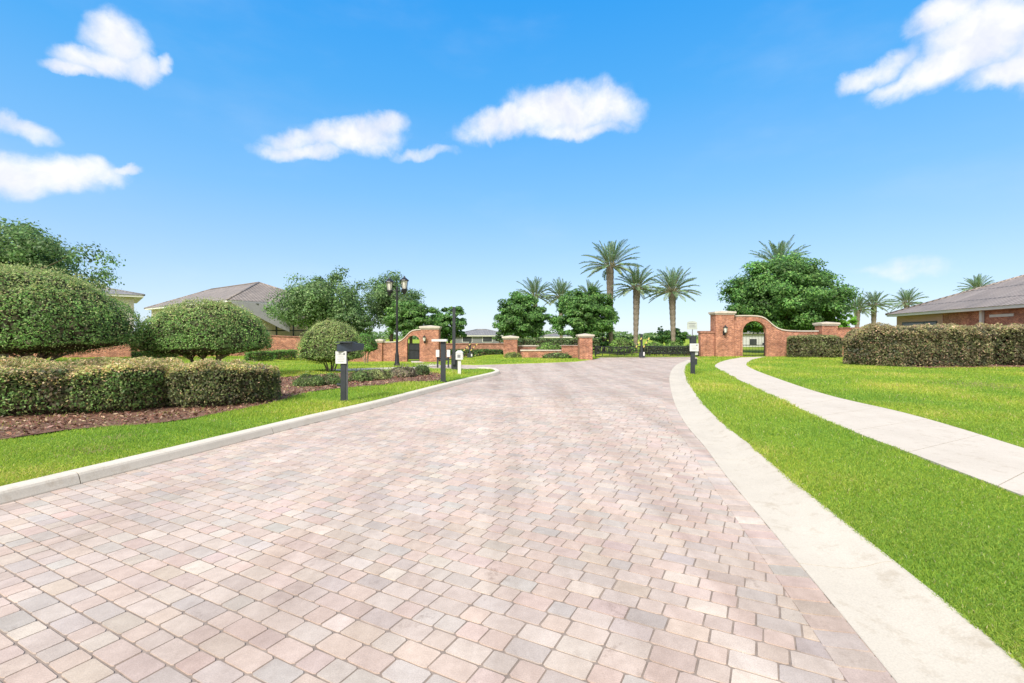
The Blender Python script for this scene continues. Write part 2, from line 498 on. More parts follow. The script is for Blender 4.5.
# ------------------------------------------------------------------ kerb, gutter, walks
def sweep(mb, path, prof, joint=3.0, gap=.008, start=0.0):
    s = arclen(path); n = left_normals(path)
    a = -start
    segs = []
    while a < s[-1]:
        segs.append((max(a + gap / 2, 0), min(a + joint - gap / 2, s[-1]))); a += joint
    for a, b in segs:
        if b - a < .05: continue
        k = max(2, int((b - a) / .2) + 1)
        q = np.linspace(a, b, k)
        X = np.interp(q, s, path[:, 0]); Y = np.interp(q, s, path[:, 1]); NX = np.interp(q, s, n[:, 0]); NY = np.interp(q, s, n[:, 1])
        vs = []
        for x, y, ax, ay in zip(X, Y, NX, NY):
            z0 = float(gz(x, y))
            for o, z in prof: vs.append((x + ax * o, y + ay * o, z0 + z))
        m = len(prof); fs = []
        for i in range(k - 1):
            for j in range(m - 1):
                fs.append((i * m + j, (i + 1) * m + j, (i + 1) * m + j + 1, i * m + j + 1))
        fs += [tuple(range(m)), tuple((k - 1) * m + j for j in range(m))[::-1]]
        mb.add(vs, fs)
kb = MB(); sweep(kb, kerb_line, [(0, -.06), (0, .02), (.012, .05), (.03, .1), (.045, .122), (.07, .133), (.19, .138), (.225, .133), (.24, .115), (.24, -.06)], 2.85, .012, start=1.15)
tag(kb.build('kerb', 'concrete', None), kind='structure')
gt = MB(); sweep(gt, gin_line, [(.0, -.06), (0, .01), (-.006, .014), (-.2, .006), (-.33, .008), (-.42, .03), (-.52, .07), (-.58, .082), (-.615, .076), (-.62, .05), (-.62, -.06)][::-1], 3.05, .009, start=.9)
tag(gt.build('gutter', 'gutter', None), kind='structure')
def strip(name, near_px, far_px, mat, off, th=.1, joint=1.5, step=.3):
    A = smooth([at(px, py, off)[:2] for px, py in near_px], .2); B = smooth([at(px, py, off)[:2] for px, py in far_px], .2)
    L = max(arclen(A)[-1], arclen(B)[-1]); n = int(L / joint)
    rs = lambda P, t: np.stack([np.interp(t * arclen(P)[-1], arclen(P), P[:, k]) for k in range(2)], -1)
    mb = MB()
    for i in range(n):
        t0, t1 = i / n + .007 / L, (i + 1) / n - .007 / L
        q = np.linspace(t0, t1, 5)
        a = rs(A, q); b = rs(B, q)
        vs = []
        for p0, p1 in zip(a, b):
            z0 = float(gz(*p0)) + off; z1 = float(gz(*p1)) + off
            vs += [(*p0, z0), (*p1, z1), (*p1, z1 - th), (*p0, z0 - th)]
        fs = []
        for k in range(4):
            for e in range(4):
                fs.append((k * 4 + e, k * 4 + (e + 1) % 4, k * 4 + 4 + (e + 1) % 4, k * 4 + 4 + e))
        fs += [(0, 1, 2, 3)[::-1], (16, 17, 18, 19)]
        mb.add(vs, fs)
    tag(mb.build(name, mat, None), kind='structure')
    return A, B
walk_near = [(1160, 547), (1024, 495.6), (931, 460.5), (825.7, 420), (760.4, 390), (725.3, 372.6), (715, 365.5), (725, 360.5), (741, 357.4)]
walk_far = [(1160, 493), (1024, 448), (911, 414.3), (825.7, 394.2), (775.5, 377.7), (752.9, 369), (746.3, 364), (753, 359.6), (766, 356.6)]
WA, WB = strip('sidewalk', walk_near, walk_far, 'walk', .082)
WALK = [tuple(p) for p in WA] + [tuple(p) for p in WB[::-1]]
LA, LB = strip('footpath', [(330, 371.8), (360, 370.6), (392, 369.6), (428, 369.2)], [(330, 369.3), (360, 368.2), (392, 367.4), (428, 366.6)], 'walk', .075)
LWALK = [tuple(p) for p in LA] + [tuple(p) for p in LB[::-1]]
LC, LD = strip('gate_path', [(426, 366.9), (416, 364.5), (411, 360.9)], [(440, 365.2), (426, 363.2), (418, 360.7)], 'walk', .05)

# mulch beds
BED_L = [at(px, py, .12)[:2] for px, py in [(-260, 470), (-120, 452), (0, 441), (66, 430.5), (150, 424), (212, 415.5), (266, 405.5), (312, 392.5), (345, 389), (400, 383.5), (434, 381.5), (444, 379), (440, 374.5), (430, 372.3), (400, 371.6), (350, 373), (300, 376.5), (255, 380), (180, 381), (60, 381), (-80, 382), (-260, 383)]]
BED_R = [at(px, py, .07)[:2] for px, py in [(880, 364.5), (900, 366.8), (940, 368.3), (1000, 367.6), (1060, 368), (1120, 366), (1120, 357), (890, 358)]]
def bed_mesh(name, poly, off):
    P = smooth([tuple(p) for p in poly] + [tuple(poly[0])], .3)[:-1]
    t = tessellate_polygon([[Vector((p[0], p[1], 0)) for p in P]])
    mb = MB(); mb.add([(p[0], p[1], float(ground_z(np.array([p[0]]), np.array([p[1]]))[0]) + off) for p in P], [tuple(x) for x in t])
    o = mb.build(name, 'mulch', None); tag(o, kind='structure')
    return [tuple(p) for p in P]
BL = bed_mesh('mulch_bed', BED_L, .03)
BR = bed_mesh('mulch_bed', BED_R, .03)
def chips(poly, n, off, ymax=60):
    P = np.array(poly)
    lo = P.min(0); hi = P.max(0); hi[1] = min(hi[1], ymax)
    q = rng.uniform(lo, hi, (n * 4, 2))
    q = q[inside(q[:, 0], q[:, 1], poly)]
    q = q[np.abs(q[:, 0]) < q[:, 1] * 1.2][:n]
    z = ground_z(q[:, 0], q[:, 1]) + off + rng.uniform(0, .03, len(q))
    Pn = np.column_stack([q, z])
    nn = unit(rng.normal(size=(len(q), 3)) * .45 + np.array([0, 0, 1]))
    return leaf_quads(Pn, nn, rng.uniform(.04, .11, len(q)), palette(len(q), [(.20, .095, .06), (.13, .06, .04), (.28, .17, .115), (.34, .24, .17), (.17, .075, .05)], None, .2), .4)
v, q, c = merge([chips(BL, 22000, .032), chips(BR, 5000, .032)])
tag(link_mesh('mulch_chips', np_mesh('mulch_chips', v, q, c), 'chip', None), kind='stuff')

# ------------------------------------------------------------------ grass blades
def grass():
    n = 1500000
    y = 2.0 * np.exp(rng.random(n) * math.log(40 / 2.0))            # log-uniform depth
    x = (rng.random(n) * 2 - 1) * 1.14 * y
    dens = np.clip((y / 4.2) ** -.35, 0, 1.4)
    keep = rng.random(n) < dens * np.where(y < 3.4, .75, 1)
    x = x[keep]; y = y[keep]
    keep = (sdist(x, y, GROUNDCUT) > -.035 + .03 * vnoise(np.column_stack([x, y, x * 0]), 5, 1))
    x = x[keep]; y = y[keep]
    keep = ~inside(x, y, WALK) & ~inside(x, y, LWALK)
    x = x[keep]; y = y[keep]
    eb = np.where(rng.random(len(x)) < .04, .0, 1) > 0
    keep = ~(inside(x, y, BL) & eb) & ~(inside(x, y, BR) & eb)
    x = x[keep]; y = y[keep]
    z = ground_z(x, y)
    m = len(x)
    sc = np.clip((y / 5.0) ** .75, .8, 4.5)
    P0 = np.column_stack([x, y, z])
    pat = vnoise(np.column_stack([x, y, x * 0]), .8, 3); pat2 = vnoise(np.column_stack([x, y, y * 0]), 2.6, 5)
    h = (.024 + .024 * rng.random(m) + (.018 * pat2 + .01 * pat)) * np.clip(sc, .8, 2.0)
    az = rng.random(m) * 2 * math.pi
    d = np.column_stack([np.cos(az), np.sin(az), np.zeros(m)])
    side = np.column_stack([-np.sin(az), np.cos(az), np.zeros(m)])
    # blades turned at random
    yaw = rng.random(m) * 2 * math.pi
    side = np.column_stack([np.cos(yaw), np.sin(yaw), np.zeros(m)])
    w = (.0022 + .002 * rng.random(m)) * sc
    lean = rng.uniform(.2, 1.1, m) * h
    mid = P0 + d * (lean * .35)[:, None]; mid[:, 2] += h * .62
    tip = P0 + d * lean[:, None]; tip[:, 2] += h * rng.uniform(.75, 1.0, m)
    W = w[:, None]
    V = np.stack([P0 - side * W, P0 + side * W, mid + side * W * .85, mid - side * W * .85, tip], 1).reshape(-1, 3)
    b = np.arange(m)[:, None] * 5
    Q = b + np.array([[0, 1, 2, 3]]); T = b + np.array([[3, 2, 4]])
    g = np.array([(.22, .36, .022), (.275, .40, .028), (.34, .43, .045), (.165, .30, .02), (.46, .46, .12), (.52, .47, .24)])
    k = rng.random(m) + .30 * pat + .17 * pat2
    idx = np.select([k < .22, k < .55, k < .84, k < .93, k < 1.05], [3, 0, 1, 2, 2], 4)
    idx = np.where(rng.random(m) < .015, 5, idx)
    c = np.clip((g[idx] * 1.28 * np.column_stack([1.12 + .22 * pat, 1.0 + .08 * pat, 1 + .1 * pat]) + np.array([.0, .0, .03])) * (1 + rng.normal(0, .15, (m, 1))), .005, .8)
    # tired straw patches in the turf
    spots = [at(970, 385, .07), at(1005, 388, .07), at(90, 452, .12), at(120, 438, .12)]
    for sp, r in zip(spots, (.9, .6, .25, .25)):
        dd = np.hypot(x - sp[0], (y - sp[1]))
        mk = rng.random(m) < .3 * np.exp(-(dd / r) ** 2)
        c[mk] = np.array((.42, .35, .18)) * (1 + rng.normal(0, .12, (mk.sum(), 1)))
    return V, Q, T, np.repeat(np.clip(c, .004, .9), 5, axis=0)
V, Q, T, C = grass()
tag(link_mesh('grass', np_mesh('grass', V, Q, C, T), 'blade', None), kind='stuff')

GAIN = 2.35
# ------------------------------------------------------------------ foliage builders
GREENS = [(.075, .125, .022), (.055, .10, .02), (.10, .15, .03), (.13, .17, .045), (.04, .075, .018)]
def hedge(name, label, path, depth, height, base_off=.1, leaf=.05, dens=1100, side_cols=GREENS, top_cols=None, rnd=.22, group=None, bulge=.1, wild=.06, stems=True, endr=None, enddrop=.12):
    """clipped hedge that follows a ground path (front line, left to right); grows away from the camera by depth"""
    A = resample(np.array(path, float), .12)
    n2 = left_normals(A); s = arclen(A); L = s[-1]
    mid = A[len(A) // 2] + n2[len(A) // 2] * depth / 2
    z0 = float(ground_z(np.array([mid[0]]), np.array([mid[1]]))[0])
    root = thing(name, (mid[0], mid[1], z0), label, 'hedge', group)
    def pos(u, w, h):
        """u along 0..1, w across 0..1, h up 0..1, ends and rims rounded"""
        su = u * L
        e = np.minimum(su, L - su)
        rr = endr or min(depth * .45, .9)
        pinch = np.sqrt(np.clip(1 - np.clip(1 - e / rr, 0, 1) ** 2, 0, 1)) * .75 + .25
        w = .5 + (w - .5) * pinch
        X = np.interp(su, s, A[:, 0]) + np.interp(su, s, n2[:, 0]) * w * depth
        Y = np.interp(su, s, A[:, 1]) + np.interp(su, s, n2[:, 1]) * w * depth
        hz = height * h * (1 - enddrop * np.clip(1 - e / (rr * .7), 0, 1) ** 2)
        return np.stack([X, Y, z0 + hz], -1)
    def surf(n, inset=0.0):
        a_top = depth * L; a_front = height * L; a_end = depth * height
        tot = a_top + 2 * a_front + 2 * a_end
        k = rng.random(n) * tot
        u = rng.random(n); w = rng.random(n); h = rng.random(n)
        top = k < a_top; fr = (k >= a_top) & (k < a_top + a_front); bk = (k >= a_top + a_front) & (k < a_top + 2 * a_front)
        en = k >= a_top + 2 * a_front; lf = en & (rng.random(n) < .5)
        h = np.where(top, 1, h); w = np.where(fr, 0, np.where(bk, 1, w)); u = np.where(en, np.where(lf, 0, 1), u)
        # round the upper rim: pull in w near the top, lower edges tuck in
        rim = rnd / max(height, .3)
        f = np.clip((h - (1 - rim)) / rim, 0, 1)
        pull = (1 - np.sqrt(1 - f ** 2)) * rnd / depth
        dirw = np.where(w < .5, 1, -1)
        sidew = np.minimum(w, 1 - w) * depth
        h = np.where(top, 1 - (1 - np.sqrt(np.clip(1 - np.clip(1 - sidew / rnd, 0, 1) ** 2, 0, 1))) * rim * .8, h)
        w = np.where(~top, w + dirw * pull, w)
        tuck = np.clip(.3 - h, 0, .3) / .3
        w = np.where(~top, w + dirw * tuck ** 2 * bulge, w)
        p = pos(u, w, h)
        tdir = np.stack([np.interp(u * L, s, n2[:, 0]), np.interp(u * L, s, n2[:, 1]), np.zeros(n)], -1)
        nr = np.where(top[:, None], np.array([[0, 0, 1.0]]), tdir * (-dirw)[:, None])
        adir = np.stack([tdir[:, 1], -tdir[:, 0], np.zeros(n)], -1)
        nr = np.where(en[:, None], np.where(lf[:, None], -adir, adir), nr)
        nr = unit(nr + np.where(top, 0, np.clip((h - .75) * 3, 0, 1))[:, None] * np.array([[0, 0, 1.0]]))
        return p, nr, top, h
    area = depth * L + 2 * height * L + 2 * depth * height
    n = int(area * dens)
    p, nr, top, h = surf(n)
    nz = vnoise(p, 2.2, len(label)) * wild + vnoise(p, 6, 2) * wild * .6 + vnoise(p, 13, 4) * wild * .25
    sparse = (h < .34) & (rng.random(n) < .45 + .5 * vnoise(p, 2.4, 6))
    keep = ~sparse & (rng.random(n) < np.where(top, 1.0, .72 + .6 * vnoise(p, 3.1, 4)))
    p = p + nr * (nz - np.abs(rng.normal(0, .05, n)))[:, None]
    p, nr, top, h = p[keep], nr[keep], top[keep], h[keep]
    n = len(p)
    tc = top_cols or side_cols
    mottled = vnoise(p, 1.4, 8) + rng.normal(0, .4, n)
    sc_ = palette(n, side_cols); tc_ = palette(n, tc)
    use_top = (top | (h > .87 + .06 * mottled))
    c = np.where(use_top[:, None], tc_, sc_) * np.clip(1.05 + .42 * vnoise(p, 3.4, 9) + .28 * vnoise(p, 8.5, 2), .4, 1.9)[:, None]
    jn = unit(nr + rng.normal(0, .6, (n, 3)))
    parts = [leaf_quads(p, jn, leaf * rng.uniform(.7, 1.5, n), c, .55)]
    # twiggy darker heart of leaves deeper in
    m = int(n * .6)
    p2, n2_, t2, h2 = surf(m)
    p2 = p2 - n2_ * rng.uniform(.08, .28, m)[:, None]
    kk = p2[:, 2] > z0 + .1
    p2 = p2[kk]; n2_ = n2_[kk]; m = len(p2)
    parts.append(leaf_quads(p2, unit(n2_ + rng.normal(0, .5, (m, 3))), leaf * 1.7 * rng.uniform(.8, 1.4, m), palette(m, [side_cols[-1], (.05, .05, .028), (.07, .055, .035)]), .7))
    # sprigs sticking out
    m = int(area * 30)
    p3, n3, t3, h3 = surf(m)
    p3 = p3 + n3 * rng.uniform(.02, .07, m)[:, None]
    parts.append(leaf_quads(p3, unit(rng.normal(0, 1, (m, 3))), leaf * 1.2 * rng.uniform(.7, 1.4, m), palette(m, tc), .4))
    v, q, c = merge(parts)
    link_mesh('foliage', np_mesh('hedge_foliage', v, q, c, org=ORG[root.name]), 'leaf', root)
    if stems:
        mb = MB()
        ks = max(4, int(L * 4))
        for i in range(ks):
            u = (i + random.random()) / ks
            w = random.uniform(.15, .85)
            b = pos(np.array(u), np.array(w), np.array(0.0)); b[2] -= .05
            for _ in range(3):
                e = pos(np.array(min(max(u + random.uniform(-.3, .3) / L, .03), .97)), np.array(min(max(w + random.uniform(-.4, .4), .08), .92)), np.array(random.uniform(.5, .85)))
                mb.tube([b, b * .5 + e * .5 + np.array([random.uniform(-.05, .05), random.uniform(-.05, .05), .03]), e], [.016, .011, .004], 5, False)
        mb.build('stems', 'bark', root, True, False)
    return root

def dome(name, label, cat, base, R, H, zb, leaf=.05, n=9000, cols=GREENS, top_cols=None, stems=6, group=None, lip=.3, Ry=None, spread=.55, seed=1):
    """clipped dome of leaves on splayed stems; zb = height of its rim above base"""
    root = thing(name, base, label, cat, group)
    b = np.array(base, float); Ry = Ry or R
    def surf(m):
        z = rng.random(m) * (1 + lip) - lip
        th = rng.random(m) * 2 * math.pi
        up = z > 0
        rad = np.where(up, np.sqrt(np.clip(1 - np.clip(z, 0, 1) ** 2.1, 0, 1)), 1 - .75 * (np.clip(-z, 0, lip) / lip) ** 1.6)
        zz = np.where(up, z * H, z / lip * .16 * H)
        d = np.stack([rad * np.cos(th) * R, rad * np.sin(th) * Ry, zz], -1)
        nr = unit(np.stack([np.cos(th) * rad / R, np.sin(th) * rad / Ry, np.where(up, z / H * .9, -.8 / H)], -1))
        return d, nr, z
    d, nr, z = surf(n)
    amp = .042 * R
    nz = vnoise(d, 3.2 / max(R, .6), seed) * amp * 1.0 + vnoise(d, 2.6, seed + 3) * amp * .7 + vnoise(d, 7.5, seed + 5) * .075
    d = d + nr * (nz - np.abs(rng.normal(0, .035 * min(R, 1.6), n)))[:, None]
    keep = rng.random(n) < np.where(z < -.02, .7, .78 + .5 * vnoise(d, 3.4, seed))
    d, nr, z = d[keep], nr[keep], z[keep]; m = len(d)
    c = palette(m, cols)
    c = c * np.clip(1.05 + .36 * vnoise(d, 2.9, seed + 2) + .26 * vnoise(d, 7.5, seed), .45, 1.8)[:, None]
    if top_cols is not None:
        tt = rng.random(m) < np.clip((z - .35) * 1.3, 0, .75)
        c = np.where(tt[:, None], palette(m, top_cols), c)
    P = b + d + np.array([0, 0, zb])
    parts = [leaf_quads(P, unit(nr + rng.normal(0, .55, (m, 3))), leaf * rng.uniform(.7, 1.5, m), c, .55)]
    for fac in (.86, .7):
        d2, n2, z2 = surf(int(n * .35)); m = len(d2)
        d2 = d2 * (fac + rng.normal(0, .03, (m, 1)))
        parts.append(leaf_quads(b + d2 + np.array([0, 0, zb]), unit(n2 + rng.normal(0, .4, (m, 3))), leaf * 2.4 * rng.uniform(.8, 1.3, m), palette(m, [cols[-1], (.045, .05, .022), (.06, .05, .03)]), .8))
    d3, n3, z3 = surf(int(n * .09)); m = len(d3)
    parts.append(leaf_quads(b + d3 + n3 * rng.uniform(.03, .13, m)[:, None] + np.array([0, 0, zb]), unit(rng.normal(0, 1, (m, 3))), leaf * rng.uniform(.7, 1.4, m), palette(m, top_cols or cols), .4))
    v, q, c = merge(parts)
    link_mesh('crown', np_mesh('dome_foliage', v, q, c, org=b), 'leaf', root)
    mb = MB()
    for i in range(stems):
        a = 2 * math.pi * i / stems + random.random()
        r0 = .05 + .05 * R
        p0 = b + np.array([math.cos(a) * r0, math.sin(a) * r0, -.08])
        fork = b + np.array([math.cos(a) * R * .22, math.sin(a) * Ry * .22, zb * .62])
        tr = .018 + .016 * R
        mb.tube([p0, (p0 + fork) / 2 + np.array([0, 0, .03]), fork], [tr, tr * .85, tr * .7], 6, False)
        for k in range(4):
            a2 = a + random.uniform(-.8, .8); rr = random.uniform(.35, .82)
            e = b + np.array([math.cos(a2) * R * rr, math.sin(a2) * Ry * rr, zb + H * random.uniform(.02, .35)])
            mb.tube([fork, (fork + e) / 2 + np.array([random.uniform(-.08, .08), random.uniform(-.08, .08), .02]) * R, e], [tr * .65, tr * .45, tr * .2], 5, False)
    mb.build('stems', 'twig', root, True, False)
    return root

def tree(name, label, base, trunk_h, cz, radii, leaf=.17, clumps=90, per=110, cols=GREENS, trunk_r=.2, wispy=.0, limbs=14, group=None, seed=1, cat='tree', lean=0.0, flat=.0, cshift=(0, 0)):
    """trunk, limbs and a crown of leaf clumps; cz = crown centre height above base"""
    root = thing(name, base, label, cat, group)
    b = np.array(base, float)
    R = np.array(radii, float)
    cen = []
    while len(cen) < clumps:
        d = rng.normal(size=3); d /= np.linalg.norm(d)
        r = rng.random() ** (.42 if not wispy else .38)
        wq = 1.0 if wispy else .45
        wob = 1 + wq * (.16 * math.sin(d[0] * 4 + seed) + .13 * math.sin(d[2] * 5 + d[1] * 4 + seed * 2) + .1 * math.sin(d[0] * 9 + d[2] * 8 + seed * 3))
        p = d * r * R * wob
        if p[2] < -R[2] * (.72 - flat): continue
        cen.append(p)
    cen = np.array(cen)
    cc = b + np.array([cshift[0] + lean, cshift[1], cz])
    rc = R.mean() * (.2 if not wispy else .17)
    parts = []
    k = np.repeat(np.arange(clumps), per)
    m = len(k)
    off = np.clip(rng.normal(0, 1, (m, 3)), -1.7, 1.7) * np.array([1, 1, .62]) * rc * rng.uniform(.45, .9, clumps)[k][:, None]
    if not wispy:
        off = unit(rng.normal(0, 1, (m, 3))) * (rng.random((m, 1)) ** .4) * np.array([1.25, 1.25, .72]) * rc * rng.uniform(.55, 1.15, clumps)[k][:, None]
    if wispy:
        off[:, 2] += np.abs(off[:, 0]) * -.15 + rng.normal(0, .15, m) * rc
    P = cc + cen[k] + off
    nr = unit(off + unit(cen[k]) * rc * .6 + np.array([0, 0, rc * .7]) + rng.normal(0, .6 * rc, (m, 3)))
    hue = rng.normal(0, .2, clumps)
    base_c = palette(m, cols, None, .16) * np.clip(1 + hue[k], .55, 1.6)[:, None]
    parts.append(leaf_quads(P, nr, leaf * rng.uniform(.65, 1.45, m), base_c, .55, .25))
    v, q, c = merge(parts)
    crown = link_mesh('crown', np_mesh('tree_foliage', v, q, c, org=b), 'leaf', root)
    mb = MB()
    top = b + np.array([lean * .6 + cshift[0] * .5, cshift[1] * .5, trunk_h])
    mb.tube([b - np.array([0, 0, .15]), b + np.array([0, 0, .25]), b * .5 + top * .5 + np.array([random.uniform(-.1, .1), 0, 0]), top], [trunk_r * 1.5, trunk_r * 1.05, trunk_r * .88, trunk_r * .75], 10, False)
    order = rng.permutation(clumps)[:limbs]
    for i in order:
        e = cc + cen[i] * .93
        st = top + (b - top) * random.uniform(0, .22)
        midp = st * .5 + e * .5; midp[2] += (e[2] - st[2]) * .12; midp[:2] += rng.normal(0, .06, 2) * R[:2]
        r0 = trunk_r * random.uniform(.38, .6)
        q1 = st * .75 + midp * .25; q3 = midp * .4 + e * .6
        mb.tube([st, q1, midp, q3, e], [r0, r0 * .8, r0 * .55, r0 * .35, r0 * .12], 6, False)
        for _ in range(3):
            j = int(rng.integers(clumps)); e2 = cc + cen[j] * .96
            if np.linalg.norm(e2 - midp) < R.mean() * .75:
                mb.tube([midp, midp * .5 + e2 * .5 + rng.normal(0, .04, 3) * R, e2], [r0 * .4, r0 * .28, r0 * .08], 5, False)
    mb.build('trunk', 'bark', root, True, False)
    return root

PALM = [(.065, .115, .05), (.05, .095, .045), (.085, .135, .065), (.12, .155, .09), (.04, .07, .035)]
def palm(name, label, base, h, fl=2.8, tr=.24, fronds=58, group=None, seed=1, cat='palm tree', leaflets=30):
    root = thing(name, base, label, cat, group)
    b = np.array(base, float)
    rr = random.Random(seed)
    top = b + np.array([rr.uniform(-.1, .1), 0, h])
    mb = MB()
    k = max(12, int(h * 4)); pts = []; rad = []
    for i in range(k + 1):
        t = i / k
        pts.append(b * (1 - t) + top * t + np.array([math.sin(t * 2.2 + seed) * .05, 0, 0]) - (np.array([0, 0, .1]) if i == 0 else 0))
        rad.append(tr * (.48 + .56 * min(1, t * 1.1) + (.06 if i % 2 else -.03)) * (1.25 if i == 0 else 1) * (.8 if i == k else 1))
    mb.tube(pts, rad, 12)
    mb.build('trunk', 'palmbark', root, False, False)
    Vs, Qs, Cs = [], [], []; nb = 0
    st = MB()
    for f in range(fronds):
        t = f / fronds
        az = f * 2.399 + rr.uniform(-.25, .25)
        el = math.radians(87 - 103 * t ** .95 + rr.uniform(-8, 8))          # from upright to hanging
        L = fl * rr.uniform(.82, 1.08) * (.85 + .15 * math.sin(t * math.pi))
        n = 12
        p = top + np.array([math.cos(az) * tr * .6, math.sin(az) * tr * .6, .1 * (1 - t)])
        d = np.array([math.cos(az) * math.cos(el), math.sin(az) * math.cos(el), math.sin(el)])
        spine = [p.copy()]
        for i in range(n):
            d = unit(d + np.array([0, 0, -.045 - .03 * i / n]) * (1 if t < .7 else .8))
            p = p + d * L / n; spine.append(p.copy())
        spine = np.array(spine)
        st.tube(spine[::2], [.034, .026, .02, .014, .01, .006, .004][:len(spine[::2])], 4, False)
        for sgn in (-1, 1):
            q = np.linspace(.2, .995, leaflets)
            pos = np.stack([np.interp(q * n, np.arange(n + 1), spine[:, i]) for i in range(3)], 1)
            tan = unit(np.stack([np.interp(q * n, np.arange(n + 1), np.gradient(spine[:, i])) for i in range(3)], 1))
            side = unit(np.cross(tan, np.array([0, 0, 1.0]) + rng.normal(0, .02, 3)))
            upv = np.cross(side, tan)
            ll = L * .17 * np.sin(np.clip((q - .12) / .88, 0, 1) * math.pi * .93 + .12) ** .6 * rng.uniform(.85, 1.1, leaflets)
            dirv = unit(side * sgn * .72 + tan * .68 + upv * rng.uniform(.1, .5, (leaflets, 1)))
            tip = pos + dirv * ll[:, None]; tip[:, 2] -= ll * .1
            wd = tan * (.036 * fl / 2.8)
            v = np.stack([pos - wd, pos + wd, (pos + tip) / 2 + wd * .8 + upv * .02, tip], 1)
            v[:, 3] = tip
            mid2 = (pos + tip) / 2 - wd * .8 + upv * .02
            v = np.stack([pos - wd * .6, (pos + tip) / 2 + wd, tip, mid2], 1).reshape(-1, 3)
            Vs.append(v); Qs.append(np.arange(len(v)).reshape(-1, 4) + nb); nb += len(v)
            col = palette(leaflets, PALM, None, .15)
            if t > .86: col = col * np.array([1.25, 1.05, .9])
            Cs.append(np.repeat(col, 4, axis=0))
    link_mesh('crown', np_mesh('palm_fronds', np.vstack(Vs), np.vstack(Qs), np.vstack(Cs), org=b), 'needle', root)
    st.build('leaf_stalks', M['stalk'], root, True, False)
    return root
M['stalk'] = simple('palm_stalk', (.30, .27, .17), (.22, .2, .12), .6, 6)

# ------------------------------------------------------------------ left planting
TAN = [(.25, .195, .095), (.19, .175, .065), (.30, .215, .135), (.15, .155, .055), (.11, .135, .042)]
HG = [(.066, .122, .03), (.09, .155, .042), (.05, .094, .025), (.125, .15, .055), (.035, .052, .018)]
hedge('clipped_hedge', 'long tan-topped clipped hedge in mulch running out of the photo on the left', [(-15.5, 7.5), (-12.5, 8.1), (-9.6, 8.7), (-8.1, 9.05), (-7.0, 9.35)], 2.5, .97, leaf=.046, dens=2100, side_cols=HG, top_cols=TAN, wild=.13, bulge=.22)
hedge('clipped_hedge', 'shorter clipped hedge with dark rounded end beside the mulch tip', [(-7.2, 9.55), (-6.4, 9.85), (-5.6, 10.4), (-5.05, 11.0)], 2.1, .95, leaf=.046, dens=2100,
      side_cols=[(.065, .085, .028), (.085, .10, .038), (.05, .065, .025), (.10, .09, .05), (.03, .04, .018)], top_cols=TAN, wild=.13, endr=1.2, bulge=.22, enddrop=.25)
OLV = [(.093, .168, .042), (.076, .15, .033), (.125, .195, .06), (.058, .118, .028), (.045, .075, .02)]
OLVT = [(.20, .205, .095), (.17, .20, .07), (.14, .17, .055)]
def gbase(x, y): return (x, y, float(ground_z(np.array([x]), np.array([y]))[0]))
x, y = on(24, 300, 13.9)[:2]
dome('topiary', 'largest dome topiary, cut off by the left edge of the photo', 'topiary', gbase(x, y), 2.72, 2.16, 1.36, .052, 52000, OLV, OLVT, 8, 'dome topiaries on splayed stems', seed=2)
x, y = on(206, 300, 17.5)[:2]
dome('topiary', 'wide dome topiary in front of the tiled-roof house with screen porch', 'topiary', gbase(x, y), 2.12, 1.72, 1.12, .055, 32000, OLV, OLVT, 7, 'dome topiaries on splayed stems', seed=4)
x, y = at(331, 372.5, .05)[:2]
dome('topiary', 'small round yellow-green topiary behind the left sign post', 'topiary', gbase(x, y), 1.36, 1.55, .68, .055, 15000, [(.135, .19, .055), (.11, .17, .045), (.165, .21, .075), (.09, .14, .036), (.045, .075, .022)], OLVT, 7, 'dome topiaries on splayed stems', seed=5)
x, y = on(366, 340, 30)[:2]
dome('shrub', 'small bright green rounded shrub half behind the yellow-green topiary', 'shrub', gbase(x, y), .72, .95, .95, .07, 3200, [(.07, .16, .03), (.09, .19, .035), (.055, .12, .025), (.035, .07, .02)], None, 4, seed=6)
# low shrubs in the mulch strip
GC = [(.09, .14, .04), (.07, .115, .035), (.13, .17, .06), (.05, .08, .025), (.04, .055, .022)]
PC = [(.17, .135, .10), (.13, .115, .075), (.20, .165, .125), (.11, .125, .055), (.06, .055, .04)]
def lows(spec):
    for px, py, half, hpx, cols, lab in spec:
        p = at(px, py, .1); Y = p[1]
        R = half / F * Y; H = hpx / F * Y
        dome('low_shrub', lab, 'shrub', (p[0], p[1] + R * .6, p[2]), R, H * .8, H * .22, .055, int(2600 + 1200 * R), cols, None, 5, 'low shrubs in the mulch strip', lip=.35, Ry=R * .8, seed=int(px))
lows([(306, 388, 15, 12, GC, 'leafy low shrub at the left end of the mulch strip'),
      (327, 386.5, 12, 11, GC, 'low green shrub just left of the dark sign post'),
      (358, 383, 11, 12, GC, 'low dark green shrub just right of the dark sign post'),
      (377, 381, 11, 11, [(.11, .14, .05), (.09, .11, .04), (.15, .16, .07), (.06, .07, .03)], 'dull olive low shrub left of the lamp post'),
      (400, 378.5, 15, 11, PC, 'brownish-purple low shrub in front of the lamp post'),
      (420, 376.5, 8, 10, [(.07, .11, .035), (.09, .13, .045), (.05, .07, .025), (.03, .05, .02)], 'dark green low shrub at the right end of the mulch strip')])
